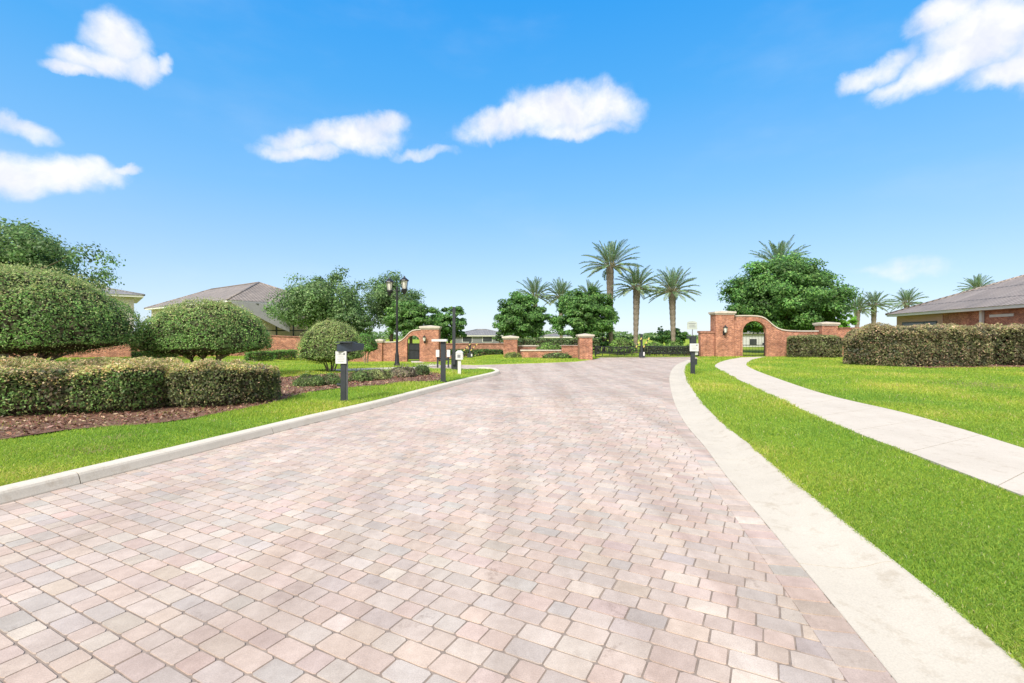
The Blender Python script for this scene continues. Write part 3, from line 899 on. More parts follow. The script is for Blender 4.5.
# low box hedges before the left wall
BOX = [(.05, .12, .022), (.065, .14, .028), (.04, .09, .02), (.09, .16, .035), (.025, .05, .014)]
def boxhedge(px0, px1, py, hpx, dep, lab):
    a = at(px0, py, .05); b = at(px1, py, .05)
    hedge('box_hedge', lab, [a[:2], b[:2]], dep, hpx / F * a[1], leaf=.07, dens=420, side_cols=BOX, top_cols=[(.09, .16, .035), (.07, .14, .03)], rnd=.1, wild=.03, group='box hedges along the brick wall')
boxhedge(128, 172, 359.5, 8.5, .9, 'low green box hedge seen between the two largest topiaries')
boxhedge(252, 277, 361.5, 10.5, .9, 'low green box hedge right of the wide dome topiary')
boxhedge(279, 300, 360, 9.8, .9, 'low box hedge just left of the yellow-green topiary')
boxhedge(360, 379, 359.5, 7, .6, 'short dark box hedge at the foot of the wall left of the arch')

# ------------------------------------------------------------------ brick walls and gates
def wall_prism(mb, outline, y0, y1, hole=None):
    """outline: list of (x,z) counter-clockwise seen from the camera; optional arch hole open at the bottom is cut by building the outline round it"""
    n = len(outline)
    t = tessellate_polygon([[Vector((x, 0, z)) for x, z in outline]])
    fr = [(x, y0, z) for x, z in outline]; bk = [(x, y1, z) for x, z in outline]
    fs = []
    for a, b, c in t:
        (xa, za), (xb, zb), (xc, zc) = outline[a], outline[b], outline[c]
        ccw = (xb - xa) * (zc - za) - (xc - xa) * (zb - za) > 0
        f = (a, b, c) if ccw else (a, c, b)
        fs.append(f); fs.append(tuple(i + n for i in f[::-1]))
    for i in range(n):
        j = (i + 1) % n
        fs.append((j, i, i + n, j + n))
    mb.add(fr + bk, fs)
def coping(mb, top, y0, y1, th, over):
    """flat band following the top line (list of (x,z), left to right)"""
    for (xa, za), (xb, zb) in zip(top[:-1], top[1:]):
        vs = [(xa, y0 - over, za), (xb, y0 - over, zb), (xb, y1 + over, zb), (xa, y1 + over, za),
              (xa, y0 - over, za + th), (xb, y0 - over, zb + th), (xb, y1 + over, zb + th), (xa, y1 + over, za + th)]
        mb.add(vs, [(3, 2, 1, 0), (4, 5, 6, 7), (0, 1, 5, 4), (1, 2, 6, 5), (2, 3, 7, 6), (3, 0, 4, 7)])
def pier_mesh(root, x0, x1, yc, z0, z1, dep, cap_over=.12, cap_h=.26, mat='brick'):
    mb = MB(); mb.box((x0, yc - dep / 2, z0 - .25), (x1, yc + dep / 2, z1 - cap_h)); mb.build('shaft', mat, root)
    c = MB()
    c.box((x0 - cap_over * .5, yc - dep / 2 - cap_over * .5, z1 - cap_h + .002), (x1 + cap_over * .5, yc + dep / 2 + cap_over * .5, z1 - cap_h * .62))
    c.box((x0 - cap_over, yc - dep / 2 - cap_over, z1 - cap_h * .62), (x1 + cap_over, yc + dep / 2 + cap_over, z1 - cap_h * .12))
    xm = (x0 + x1) / 2; h = cap_h * .12
    a = (x0 - cap_over, x1 + cap_over, yc - dep / 2 - cap_over, yc + dep / 2 + cap_over)
    c.add([(a[0], a[2], z1 - h), (a[1], a[2], z1 - h), (a[1], a[3], z1 - h), (a[0], a[3], z1 - h), (xm, yc, z1 + .06)], [(0, 1, 4), (1, 2, 4), (2, 3, 4), (3, 0, 4)])
    c.build('cap', 'cap', root)
def arch_wall(label, Yd, px_open0, px_open1, spring, crown, base, curve, px_join, th=.34, brick='brick', flip=False):
    """wall with an arched doorway: all numbers are photo pixels at depth Yd; curve = top line (px,py) left to right"""
    X = lambda p: (p - CX) / F * Yd
    Z = lambda p: CAM_H + (HZ - p) / F * Yd
    x0, x1 = X(px_open0), X(px_open1); zs, zc, zb = Z(spring), Z(crown), Z(base) - .3
    top = smooth([(X(a), Z(b)) for a, b in curve], .25)
    arch = [((x0 + x1) / 2 + (x0 - x1) / 2 * math.cos(math.pi * k / 20), zs + (zc - zs) * math.sin(math.pi * k / 20)) for k in range(21)]  # left to right
    outline = [(top[0][0], zb), (x0, zb)] + arch + [(x1, zb), (top[-1][0], zb)] + [tuple(p) for p in top[::-1]]
    root = thing('arch_wall', ((x0 + x1) / 2, Yd, Z(base)), label, 'brick wall')
    mb = MB(); wall_prism(mb, outline, Yd - th / 2, Yd + th / 2); mb.build('masonry', brick, root)
    c = MB(); coping(c, [tuple(p) for p in top], Yd - th / 2, Yd + th / 2, .09, .06); c.build('coping', 'cap' if not flip else 'cap', root)
    # soldier bricks standing proud round the arch
    r = MB()
    w = .16
    cx = (x0 + x1) / 2; rx = (x1 - x0) / 2; rz = zc - zs
    ring = []
    for k in range(25):
        a = math.pi * k / 24
        ring.append(((cx - rx * math.cos(a), zs + rz * math.sin(a)), (cx - (rx + w) * math.cos(a), zs + (rz + w) * math.sin(a))))
    ring = [((x0, zb), (x0 - w, zb))] + ring + [((x1, zb), (x1 + w, zb))]
    for (i0, o0), (i1, o1) in zip(ring[:-1], ring[1:]):
        ys = (Yd - th / 2 - .035, Yd - th / 2 + .002)
        vs = [(p[0], yy, p[1]) for yy in ys for p in (i0, o0, o1, i1)]
        r.add(vs, [(0, 1, 2, 3)[::-1], (4, 5, 6, 7), (0, 1, 5, 4), (1, 2, 6, 5), (2, 3, 7, 6), (3, 0, 4, 7)])
    r.build('arch_surround', brick, root)
    return root, (x0, x1, zs, zc, Z(base))
def iron_gate(label, Yd, x0, x1, zb, zt, cat='gate', solid=False):
    g = thing('iron_gate', ((x0 + x1) / 2, Yd, zb), label, cat)
    f = MB(); t = .05
    f.box((x0 + .03, Yd - .025, zb + .06), (x0 + .03 + t, Yd + .025, zt)); f.box((x1 - .03 - t, Yd - .025, zb + .06), (x1 - .03, Yd + .025, zt))
    for z in (zb + .12, zb + .9, zt - .08): f.box((x0 + .03 + t, Yd - .02, z), (x1 - .03 - t, Yd + .02, z + .05))
    f.build('frame', 'iron', g)
    p = MB(); n = max(6, int((x1 - x0) / .12))
    for i in range(1, n):
        x = x0 + .05 + (x1 - x0 - .1) * i / n
        p.tube([(x, Yd - .004, zb + .1), (x, Yd - .004, zt + .02)], .011, 6)
    p.build('pickets', 'iron', g)
    if solid:
        b_ = MB(); b_.box((x0 + .09, Yd + .022, zb + .1), (x1 - .09, Yd + .034, zt - .03)); b_.build('backing_panel', 'dark', g)
    l = MB(); l.cbox((x1 - .16, Yd - .05, zb + 1.0), (.12, .08, .22)); l.tube([(x1 - .16, Yd - .09, zb + 1.0), (x1 - .28, Yd - .12, zb + 1.0)], .012, 6); l.build('latch', 'dark', g)
    return g
def wall_lantern(label, p, s=1.0, group=None):
    """p = point on the wall face where the lantern hangs"""
    t = thing('wall_lantern', p, label, 'wall lantern', group)
    x, y, z = p
    b = MB(); b.box((x - .07 * s, y - .03, z - .18 * s), (x + .07 * s, y, z + .1 * s)); b.tube([(x, y - .02, z - .1 * s), (x, y - .14 * s, z - .2 * s), (x, y - .24 * s, z - .12 * s), (x, y - .24 * s, z - .02 * s)], .016 * s, 6); b.build('bracket', 'iron', t)
    g = MB(); g.lathe((x, y - .24 * s, z), [(.075 * s, 0), (.13 * s, .3 * s)], 6); g.build('glass', 'lens', t)
    r = MB(); r.lathe((x, y - .24 * s, z), [(.05 * s, -.04 * s), (.09 * s, -.002)], 6); r.lathe((x, y - .24 * s, z), [(.17 * s, .302 * s), (.12 * s, .36 * s), (.04 * s, .42 * s), (.02 * s, .5 * s)], 6)
    for k in range(6):
        a = 2 * math.pi * (k + .5) / 6
        r.tube([(x + math.cos(a) * .078 * s, y - .24 * s + math.sin(a) * .078 * s, z), (x + math.cos(a) * .134 * s, y - .24 * s + math.sin(a) * .134 * s, z + .3 * s)], .009 * s, 4)
    r.build('hood', 'iron', t)
    return t
# right gateway
YR = 37.2
XR = lambda p: (p - CX) / F * YR
ZR = lambda p: CAM_H + (HZ - p) / F * YR
_, (a0, a1, zs, zc, zb) = arch_wall('red brick wall with arched doorway where the right sidewalk ends', YR, 741.5, 765, 332, 321, 357.3,
    [(731.5, 316.5), (745, 316.3), (757, 316.8), (764, 319), (771, 325), (777, 329), (785, 331), (800, 331.6), (817, 331.6)], 0)
iron_gate('black iron picket gate standing in the right brick archway', YR, a0, a1, zb + .02, ZR(333), 'gate')
t = thing('brick_pier', (XR(722), YR, ZR(357.3)), 'tall brick pier with wall lantern beside the right archway', 'pier', 'brick gate piers')
pier_mesh(t, XR(713), XR(731.2), YR, ZR(357.3), ZR(311.5), 1.0)
wall_lantern('black lantern on the tall pier beside the right archway', (XR(721), YR - .5, ZR(332.5)), 1.15, 'lanterns on brick piers')
t = thing('brick_pier', (XR(826), YR, ZR(357)), 'brick pier with stone cap between right wall sections, behind the clipped hedge', 'pier', 'brick gate piers')
pier_mesh(t, XR(818.5), XR(834), YR, ZR(357), ZR(322.5), .9)
t = thing('low_wall', (XR(706), YR, ZR(357)), 'short brick wall stub left of the tall right pier', 'brick wall')
mb = MB(); mb.box((XR(699.5), YR - .25, ZR(358) - .2), (XR(712.8), YR + .25, ZR(333))); mb.build('masonry', 'brick', t)
mb = MB(); mb.box((XR(699) - .02, YR - .31, ZR(333) + .002), (XR(712.8), YR + .31, ZR(331))); mb.build('coping', 'brick_dark', t)
def long_wall(label, P0, P1, z_top, th=.3, brick='brick', piers=0):
    P0 = np.array(P0, float); P1 = np.array(P1, float)
    t = thing('brick_wall', (*((P0 + P1) / 2), 0), label, 'brick wall')
    d = P1 - P0; L = np.linalg.norm(d); ang = math.atan2(d[1], d[0])
    n = max(2, int(L / 2)); mb = MB(); c = MB()
    nv = np.array([-d[1], d[0]]) / L * th / 2
    nv2 = nv * 1.4
    for i in range(n):
        a = P0 + d * i / n; b = P0 + d * (i + 1) / n
        za, zb_ = z_top(i / n), z_top((i + 1) / n)
        g0 = float(gz(*a)) - .3; g1 = float(gz(*b)) - .3
        def seg(m, w, b0, b1, t0, t1):
            m.add([(*(a - w), b0), (*(b - w), b1), (*(b + w), b1), (*(a + w), b0), (*(a - w), t0), (*(b - w), t1), (*(b + w), t1), (*(a + w), t0)],
                  [(3, 2, 1, 0), (4, 5, 6, 7), (0, 1, 5, 4), (2, 3, 7, 6)] + ([(3, 0, 4, 7)] if i == 0 else []) + ([(1, 2, 6, 5)] if i == n - 1 else []))
        seg(mb, nv, g0, g1, za, zb_); seg(c, nv2, za + .002, zb_ + .002, za + .09, zb_ + .09)
    mb.build('masonry', brick, t); c.build('coping', 'brick_dark', t)
    return t
long_wall('long brick boundary wall running behind the right clipped hedges', (XR(834), YR), (46, 33.5), lambda t: 2.22)
# left gateway
YL = 42.0
XL = lambda p: (p - CX) / F * YL
ZL = lambda p: CAM_H + (HZ - p) / F * YL
_, (a0, a1, zs, zc, zb) = arch_wall('brick wall with arched doorway and sloping shoulder behind the lamp post', YL, 407.6, 420, 341, 335.5, 360.8,
    [(383, 342.6), (393, 342.4), (400, 341.5), (405, 338), (409, 333.8), (413, 331), (418, 330.2), (422, 330)], 0)
iron_gate('small dark iron gate standing in the left brick archway', YL, a0, a1, zb + .02, ZL(343), 'gate', True)
t = thing('brick_pier', (XL(430.5), YL, ZL(361)), 'tall brick pier with lantern beside the left archway', 'pier', 'brick gate piers')
pier_mesh(t, XL(421.8), XL(439.5), YL, ZL(361), ZL(326), 1.1, .12, .3)
wall_lantern('small lantern on the tall pier beside the left archway', (XL(426), YL - .55, ZL(341)), 1.05, 'lanterns on brick piers')
t = thing('brick_pier', (XL(379.5), YL, ZL(359)), 'low brick pier at the left end of the archway wall', 'pier', 'brick gate piers')
pier_mesh(t, XL(376.5), XL(383), YL, ZL(359), ZL(339.5), .7)
t = thing('low_wall', (XL(444), YL, ZL(361)), 'short brick wall stub right of the tall left pier', 'brick wall')
mb = MB(); mb.box((XL(439.6), YL - .2, ZL(361) - .2), (XL(446), YL + .2, ZL(343))); mb.build('masonry', 'brick', t)
mb = MB(); mb.box((XL(439.6), YL - .25, ZL(343) + .002), (XL(446.3), YL + .25, ZL(341.8))); mb.build('coping', 'brick_dark', t)
long_wall('long brick boundary wall behind the dome topiaries on the left', (-60, 27.5), (XL(376.5), YL), lambda t: 1.62 - .5 * float(S((t - .84) / .14)))
long_wall('low brown brick wall far behind the left gate posts', (XL(446) * 1.12, 47), (1.0, 45.5), lambda t: 1.62 - 1.0 * 46 / F * 8, brick='brick_dark')
# island between the two driveways
def pier_px(label, x0, x1, ytop, ybase, Yd, dep, cap_h):
    X = lambda p: (p - CX) / F * Yd
    Z = lambda p: CAM_H + (HZ - p) / F * Yd
    t = thing('brick_pier', (X((x0 + x1) / 2), Yd + dep / 2, Z(ybase)), label, 'pier', 'brick gate piers')
    pier_mesh(t, X(x0), X(x1), Yd + dep / 2, Z(ybase), Z(ytop), dep, .13, cap_h)
    return t
pier_px('capped brick pier at the left end of the brick planter', 503.6, 517.3, 336.2, 357, 36.5, .95, .24)
pier_px('nearest capped brick pier at the right end of the planter, by the open driveway', 579.6, 592.4, 334.3, 360.3, 33.0, .9, .22)
t = thing('brick_planter', tuple(on(547, 358, 36.2)), 'two-tier brick planter between the two capped piers', 'planter')
q = lambda a, b, Yd: on(a, b, Yd)
mb = MB()
a = q(521, 358.5, 35.6); b = q(561, 351, 35.6); mb.box((a[0], 35.6, a[2] - .2), (b[0], 35.95, b[2])); mb.build('front_wall', 'brick', t)
mb = MB(); mb.box((a[0] - .05, 35.55, b[2] + .002), (b[0] + .05, 36.0, b[2] + .09)); mb.build('coping', 'cap', t)
mb = MB()
a = q(518, 357, 37.2); b = q(579, 346.3, 37.2); mb.box((a[0], 37.2, a[2] - .2), (b[0], 37.5, b[2])); mb.build('back_wall', 'brick_dark', t)
mb = MB(); mb.box((a[0], 37.15, b[2] + .002), (b[0], 37.55, b[2] + .08)); mb.build('coping', 'cap', t)
t = thing('low_wall', tuple(on(571, 359, 35.2)), 'low brick wall joining planter to the nearest capped pier', 'brick wall')
mb = MB(); a = q(561.8, 359, 35.2); b = q(580, 346.6, 35.2); mb.box((a[0], 35.2, a[2] - .2), (b[0], 35.5, b[2])); mb.build('masonry', 'brick', t)
mb = MB(); mb.box((a[0], 35.15, b[2] + .002), (b[0], 35.55, b[2] + .08)); mb.build('coping', 'brick_dark', t)
def shrub_px(name, label, px, py, half, hpx, Yd, cols, leaf=.09, n=2600, rim=.2, group=None, top=None, stems=4, Ry=None):
    p = on(px, py, Yd); g = float(ground_z(np.array([p[0]]), np.array([p[1]]))[0])
    R = half / F * Yd; ztop = CAM_H + (HZ - (py - hpx)) / F * Yd; zlo = p[2]
    zr = max((ztop - zlo) * rim, .1)
    basez = min(p[2], g + .6) if p[2] > g + .5 else g
    return dome(name, label, 'shrub', (p[0], p[1], basez), R, ztop - zlo - zr, zlo + zr - basez, leaf, n, cols, top, stems, group, lip=.35, Ry=Ry, seed=int(px))
LG = [(.08, .15, .03), (.10, .18, .035), (.06, .11, .025), (.13, .19, .05), (.03, .05, .015)]
shrub_px('planter_shrub', 'green shrub growing out of the top of the brick planter', 549, 350.5, 12.5, 7.5, 36.6, LG, group='shrubs round the planter')
shrub_px('planter_shrub', 'low shrub in front of the planter wall beside the nearest pier', 557, 358.8, 15, 6, 34.6, GC, group='shrubs round the planter', Ry=.5)
shrub_px('planter_shrub', 'low yellow-green shrub at the foot of the left planter pier', 513, 358.6, 8.5, 5.5, 35.6, [(.15, .18, .05), (.12, .155, .04), (.18, .19, .07), (.05, .07, .02)], group='shrubs round the planter', Ry=.5)
boxp0 = at(446, 357, .03); boxp1 = at(501, 356, .03)
hedge('box_hedge', 'dark low hedge in front of the brown wall behind the left gate posts', [(-5.9, 42.5), (-.9, 41.5)], .9, .62, leaf=.1, dens=260, side_cols=[(.035, .08, .02), (.045, .095, .022), (.03, .06, .016), (.06, .11, .03), (.02, .035, .012)], rnd=.12, group='box hedges along the brick wall')

# vehicle gates: low iron leaves and striped barriers
def drive_gate(label, p0, p1, zt, zb, sag):
    p0 = np.array(p0); p1 = np.array(p1)
    t = thing('driveway_gate', (*((p0 + p1) / 2), 0), label, 'gate', 'low iron driveway gate leaves')
    L = np.linalg.norm(p1 - p0); d = (p1 - p0) / L
    def P(s, z): q = p0 + d * s; return (q[0], q[1], z)
    top = lambda s: zt - sag * math.sin(math.pi * s / L) ** 2
    f = MB()
    f.tube([P(s, top(s)) for s in np.linspace(0, L, 13)], .035, 6)
    f.tube([P(s, top(s) - .5) for s in np.linspace(0, L, 13)], .028, 6)
    f.tube([P(0, zb), P(L, zb)], .03, 6)
    for s in (.03, L - .03): f.tube([P(s, zb - .08), P(s, top(s) + .05)], .045, 6)
    f.build('frame', 'iron', t)
    pk = MB(); n = int(L / .11)
    for i in range(1, n):
        s = L * i / n
        pk.tube([P(s, zb if i % 5 == 0 else top(s) - .5), P(s, top(s))], .025, 5)
    for i in range(int(L / .45)):
        s = .25 + i * .45
        if s < L - .2:
            c0 = np.array(P(s, top(s) - .25)); pk.tube([c0 + np.array([d[0] * .17 * math.cos(a), d[1] * .17 * math.cos(a), .17 * math.sin(a)]) for a in np.linspace(0, 2 * math.pi, 11)], .02, 5, False)
    pk.build('pickets', 'iron', t)
    h = MB(); h.tube([P(0, zb + .05), P(.28, zb + .3), P(.1, top(0) - .02)], .03, 6); h.build('hinge_brace', 'iron', t)
    return t
pA = on(595, 357, 36.4)[:2]; pB = on(641, 357, 36.4)[:2]; pC = on(698.5, 357, 37.0)[:2]
drive_gate('low black iron driveway leaf hinged beside the nearest planter pier', pA, pB, .86, .12, .06)
drive_gate('low black iron driveway leaf hinged on the right wall stub', pC, np.array(pB) + np.array([.14, .05]), .86, .12, .06)
def barrier(label, px, pyb, pyt, Yd, lean):
    b = on(px, pyb, Yd); t0 = on(px, pyt, Yd)
    t = thing('gate_barrier', tuple(b), label, 'barrier', 'striped barriers at the driveway gates')
    m = MB(); m.box((b[0] - .07, Yd - .07, b[2]), (b[0] + .07, Yd + .07, t0[2])); m.box((b[0] - .22, Yd - .12, b[2]), (b[0] + .22, Yd - .071, b[2] + .35)); m.build('post', 'dark', t)
    hp = t0[2] - b[2]
    for k, s in enumerate((-1, 1)):
        base = np.array([b[0] + s * .28 - lean * .25, Yd - .14, b[2] + hp * .42])
        tip = base + np.array([lean * .62, 0, hp * .42])
        a = MB(); y = M['yellow']
        dirv = unit(tip - base); w = np.array([dirv[2], 0, -dirv[0]]) * .035
        L = np.linalg.norm(tip - base)
        def bar(m, f0, f1, ww, yy):
            q0 = base + dirv * L * f0; q1 = base + dirv * L * f1
            vs = [q0 - w * ww, q0 + w * ww, q1 + w * ww, q1 - w * ww]
            vs = [v + np.array([0, e_, 0]) for e_ in (-yy, yy) for v in vs]
            m.add(vs, [(0, 1, 2, 3), (7, 6, 5, 4), (0, 4, 5, 1), (1, 5, 6, 2), (2, 6, 7, 3), (3, 7, 4, 0)])
        arm = MB(); bar(arm, 0, 1, 1, .02); o = arm.build('striped_board', 'yellow', t)
        for f0 in (.2, .6):
            blk = MB(); bar(blk, f0, f0 + .18, 1.06, .024); blk.build('dark_stripe', 'dark', o)
    r = MB(); r.box((b[0] + .09, Yd - .15, b[2] + .1), (b[0] + .2, Yd - .13, b[2] + hp * .22)); r.build('reflector', 'white', t)
    return t
barrier('dark barrier post with two yellow boards where the driveway leaves meet', 641.5, 357, 334, 36.0, .7)
barrier('dark barrier post with two yellow boards in front of the brown wall', 470, 357.5, 341, 39.0, .9)

# ------------------------------------------------------------------ lamp post, posts, signs
def lamp_post():
    p = at(397, 366.3, .03); x, y, z = p
    t = thing('lamp_post', tuple(p), 'tall black lamp post with two lanterns beside the left footpath', 'lamp post')
    k = y / F
    H = (366.3 - 288) * k
    m = MB(); m.lathe(p, [(.15, -.1), (.15, .12), (.12, .2), (.10, .6), (.08, .72), (.065, .8), (.058, H * .6), (.05, H - .1), (.05, H), (.02, H + .12)], 12); m.build('pole', 'iron', t, True)
    a = MB(); dx = 7.4 * k
    a.tube([(x - dx, y, z + H - .32), (x - dx * .5, y, z + H - .1), (x, y, z + H - .18), (x + dx * .5, y, z + H - .1), (x + dx, y, z + H - .32)], .03, 6)
    a.tube([(x - dx * .75, y, z + H - .2), (x, y, z + H - .6), (x + dx * .75, y, z + H - .2)], .018, 6)
    a.build('cross_arm', 'iron', t, True)
    for s in (-1, 1):
        lx = x + s * dx; lz = z + H - .18 + (.08 if s > 0 else 0)
        h = MB(); h.lathe((lx, y, lz), [(.05, -.24), (.09, -.12), (.14, -.02), (.145, .05), (.10, .06)], 8); h.tube([(lx, y, lz - .25), (lx, y, lz + .1)], .03, 6)
        h.lathe((lx, y, lz), [(.25, .48), (.23, .53), (.13, .61), (.06, .66), (.05, .7), (.015, .75)], 8)
        for q in range(8):
            an = 2 * math.pi * (q + .5) / 8
            h.tube([(lx + math.cos(an) * .125, y + math.sin(an) * .125, lz + .05), (lx + math.cos(an) * .2, y + math.sin(an) * .2, lz + .48)], .012, 4)
        o = h.build('lantern', 'iron', t)
        g = MB(); g.lathe((lx, y, lz), [(.10, .062), (.165, .478)], 8); g.build('lantern_glass', 'lens', o)
lamp_post()
def sheet(t, c, w, h, rz=0, lines=4, name='notice'):
    m = MB(); m.cbox(c, (w, .012, h), rz); o = m.build(name, 'white', t)
    l = MB()
    ca, sa = math.cos(rz), math.sin(rz)
    for i in range(lines):
        ww = w * (.68 if i % 2 == 0 else .5)
        zz = c[2] + h * .22 - h * .17 * i
        l.cbox((c[0] + .009 * sa, c[1] - .009 * ca, zz), (ww, .004, h * .022), rz)
    l.cbox((c[0] + w * .3 * ca + .009 * sa, c[1] + w * .3 * sa - .009 * ca, c[2] + h * .3), (w * .16, .004, h * .15), rz)
    l.build('print', 'ink', o)
    return o
def post_left():
    p = at(344, 402.3, .11); x, y, z = p; k = y / F
    t = thing('reader_post', tuple(p), 'dark post with white notice and slate box head at the left kerb', 'post', 'access posts with notices')
    m = MB(); m.box((x - .06, y - .06, z - .15), (x + .06, y + .06, z + 50 * k)); m.box((x - .065, y - .065, z + 50 * k), (x + .065, y + .065, z + 51 * k)); m.build('post', 'dark', t)
    g = MB(); g.box((x + .061, y - .03, z - .1), (x + .082, y + .03, z + 1.0)); g.build('conduit', 'screen', t)
    h = MB(); zt = z + 51 * k
    vs = [(x - .11, y - .16, zt), (x + .2, y - .02, zt - .0), (x + .36, y + .3, zt + .03), (x - .08, y + .26, zt),
          (x - .10, y - .17, zt + .17), (x + .2, y - .05, zt + .2), (x + .38, y + .3, zt + .17), (x - .07, y + .26, zt + .22)]
    h.add(vs, [(3, 2, 1, 0), (4, 5, 6, 7), (0, 1, 5, 4), (1, 2, 6, 5), (2, 3, 7, 6), (3, 0, 4, 7)])
    h.build('head', 'darkblue', t)
    hb = MB(); hb.box((x - .12, y - .2, zt + .2), (x + .24, y + .2, zt + .225), -.1); hb.build('hood', 'dark', t)
    sheet(t, (x - .04, y - .085, z + (402.3 - 357.3) * k), .25, .285)
    kb_ = MB(); kb_.tube([(x - .07, y - .03, z + 17.5 * k), (x - .15, y - .05, z + 18 * k)], .035, 8); kb_.build('knob', 'dark', t)
def post_right():
    p = at(692.7, 374.6, .06); x, y, z = p; k = y / F
    t = thing('sign_post', tuple(p), 'dark post with pale sign on a rod and white notice at the right kerb', 'post', 'access posts with notices')
    m = MB(); m.box((x - .07, y - .07, z - .15), (x + .07, y + .07, z + 31 * k)); m.build('post', 'dark', t)
    h = MB(); h.box((x - .1, y - .12, z + 31 * k), (x + .11, y + .1, z + 38.6 * k)); h.box((x - .22, y - .1, z + 36.6 * k), (x - .1, y + .05, z + 38.6 * k)); h.build('head', 'dark', t)
    sheet(t, (x + .01, y - .135, z + (374.6 - 347.3) * k), 8.8 * k, 7.6 * k)
    r = MB(); r.tube([(x - .03, y - .05, z + 38 * k), (x - .03, y - .05, z + 46 * k)], .016, 6); r.build('rod', 'screen', t)
    s = MB(); zc = z + 49.3 * k; w, hh = 10 * k, 8.4 * k
    pts = [(x - .05 - w / 2, zc - hh / 2), (x - .05 + w / 2, zc - hh / 2), (x - .05 + w / 2, zc + hh * .3)] + [(x - .05 + w / 2 * math.cos(a), zc + hh * .3 + hh * .2 * math.sin(a)) for a in np.linspace(.5, math.pi - .5, 6)] + [(x - .05 - w / 2, zc + hh * .3)]
    wall_prism(s, pts, y - .08, y - .066)
    so_ = s.build('sign_panel', 'sign', t)
    l = MB()
    for i in range(3): l.cbox((x - .05, y - .084, zc + hh * (.22 - .2 * i)), (w * (.7, .55, .62)[i], .004, hh * .06))
    l.build('print', 'ink', so_)
    b = MB(); b.box((x + .075, y - .06, z + 10 * k), (x + .16, y + .06, z + 16 * k)); b.build('outlet_box', 'dark', t)
    b = MB(); b.box((x + .075, y - .05, z + 20 * k), (x + .2, y + .05, z + 24 * k)); b.build('camera_box', 'white', t)
def post_tee():
    p = at(443.2, 382.8, .1); x, y, z = p; k = y / F
    t = thing('bollard_post', tuple(p), 'thick charcoal post with pale flat top at the kerb, left of the white keypad', 'post')
    m = MB(); m.box((x - .075, y - .075, z - .15), (x + .075, y + .075, z + 41.3 * k)); m.build('post', 'dark', t)
    m = MB(); m.box((x - .36, y - .16, z + 41.3 * k + .002), (x + .13, y + .16, z + 43.6 * k)); m.build('top_plate', 'white', t)
    m = MB(); m.box((x - .1, y - .1, z - .02), (x + .1, y + .1, z + .05)); m.build('base_plate', 'iron', t)
def pole_tall():
    p = at(454.2, 370.6, .08); x, y, z = p; k = y / F
    t = thing('barrier_arm', tuple(p), 'tall thin dark pole raised upright behind the kerb posts', 'pole')
    m = MB(); m.box((x - .075, y - .05, z + 6 * k), (x + .055, y + .05, z + 63.5 * k)); m.build('arm', 'dark', t)
    m = MB(); m.box((x - .14, y + .052, z - .1), (x + .12, y + .34, z + 16 * k)); m.build('cabinet', 'dark', t)
def keypad_white():
    p = at(459.5, 375, .09); x, y, z = p; k = y / F
    t = thing('keypad_post', tuple(p), 'white keypad pedestal on the grass behind the kerb', 'keypad')
    m = MB(); m.box((x - .06, y - .06, z - .1), (x + .06, y + .06, z + 15.5 * k)); m.build('stem', 'white', t)
    m = MB(); m.box((x - .14, y - .12, z + 15.5 * k), (x + .14, y + .1, z + 22.5 * k))
    m.add([(x - .15, y - .14, z + 22.5 * k), (x + .15, y - .14, z + 22.5 * k), (x + .15, y + .12, z + 22.5 * k), (x - .15, y + .12, z + 22.5 * k), (x - .07, y - .02, z + 24.5 * k), (x + .07, y - .02, z + 24.5 * k)],
          [(3, 2, 1, 0), (0, 1, 5, 4), (2, 3, 4, 5), (1, 2, 5), (3, 0, 4)])
    m.build('housing', 'white', t)
    b = MB(); b.box((x - .07, y - .126, z + 17.5 * k), (x + .05, y - .121, z + 20.5 * k)); b.build('keypad', 'ink', t)
def call_box():
    p = at(443, 366.8, .05); x, y, z = p; k = y / F
    t = thing('call_box', tuple(p), 'pair of white boxes on a dark frame behind the charcoal post', 'call box')
    f = MB()
    for dx in (-.28, .28): f.box((x + dx - .04, y - .04, z - .1), (x + dx + .04, y + .04, z + 17 * k))
    f.box((x - .24, y - .03, z + 7 * k), (x + .24, y + .03, z + 9 * k)); f.build('frame', 'dark', t)
    for dx in (-.26, .3):
        b = MB(); b.box((x + dx - .085, y - .16, z + 10 * k), (x + dx + .085, y - .042, z + 17 * k)); b.build('box', 'white', t)
post_left(); post_right(); post_tee(); pole_tall(); keypad_white(); call_box()

# ------------------------------------------------------------------ right hedges
RH = [(.085, .09, .04), (.062, .078, .03), (.11, .095, .052), (.15, .105, .07), (.03, .036, .018)]
RT = [(.20, .165, .09), (.25, .175, .12), (.16, .155, .075), (.12, .13, .055)]
a = at(842, 366.4, .06)
hedge('clipped_hedge', 'long brown-green clipped hedge with rounded left end on the right lawn', [(18.1, 25.4), (20.4, 24.6), (23.2, 24.4), (25.3, 24.6)], 2.6, 2.08, leaf=.075, dens=900, side_cols=RH, top_cols=RT, rnd=.6, wild=.2, bulge=.06, endr=1.7, enddrop=.3)
hedge('clipped_hedge', 'dark clipped hedge at the right edge of the photo beyond a gap', [(25.75, 25.3), (28.5, 25.1), (31, 25.3)], 2.6, 2.1, leaf=.075, dens=800, side_cols=[(.05, .07, .025), (.065, .08, .03), (.04, .05, .02), (.09, .085, .04), (.03, .03, .015)], top_cols=RT, rnd=.5, wild=.2)
a = on(791, 357, 35.3); b = on(845, 357, 34.6)
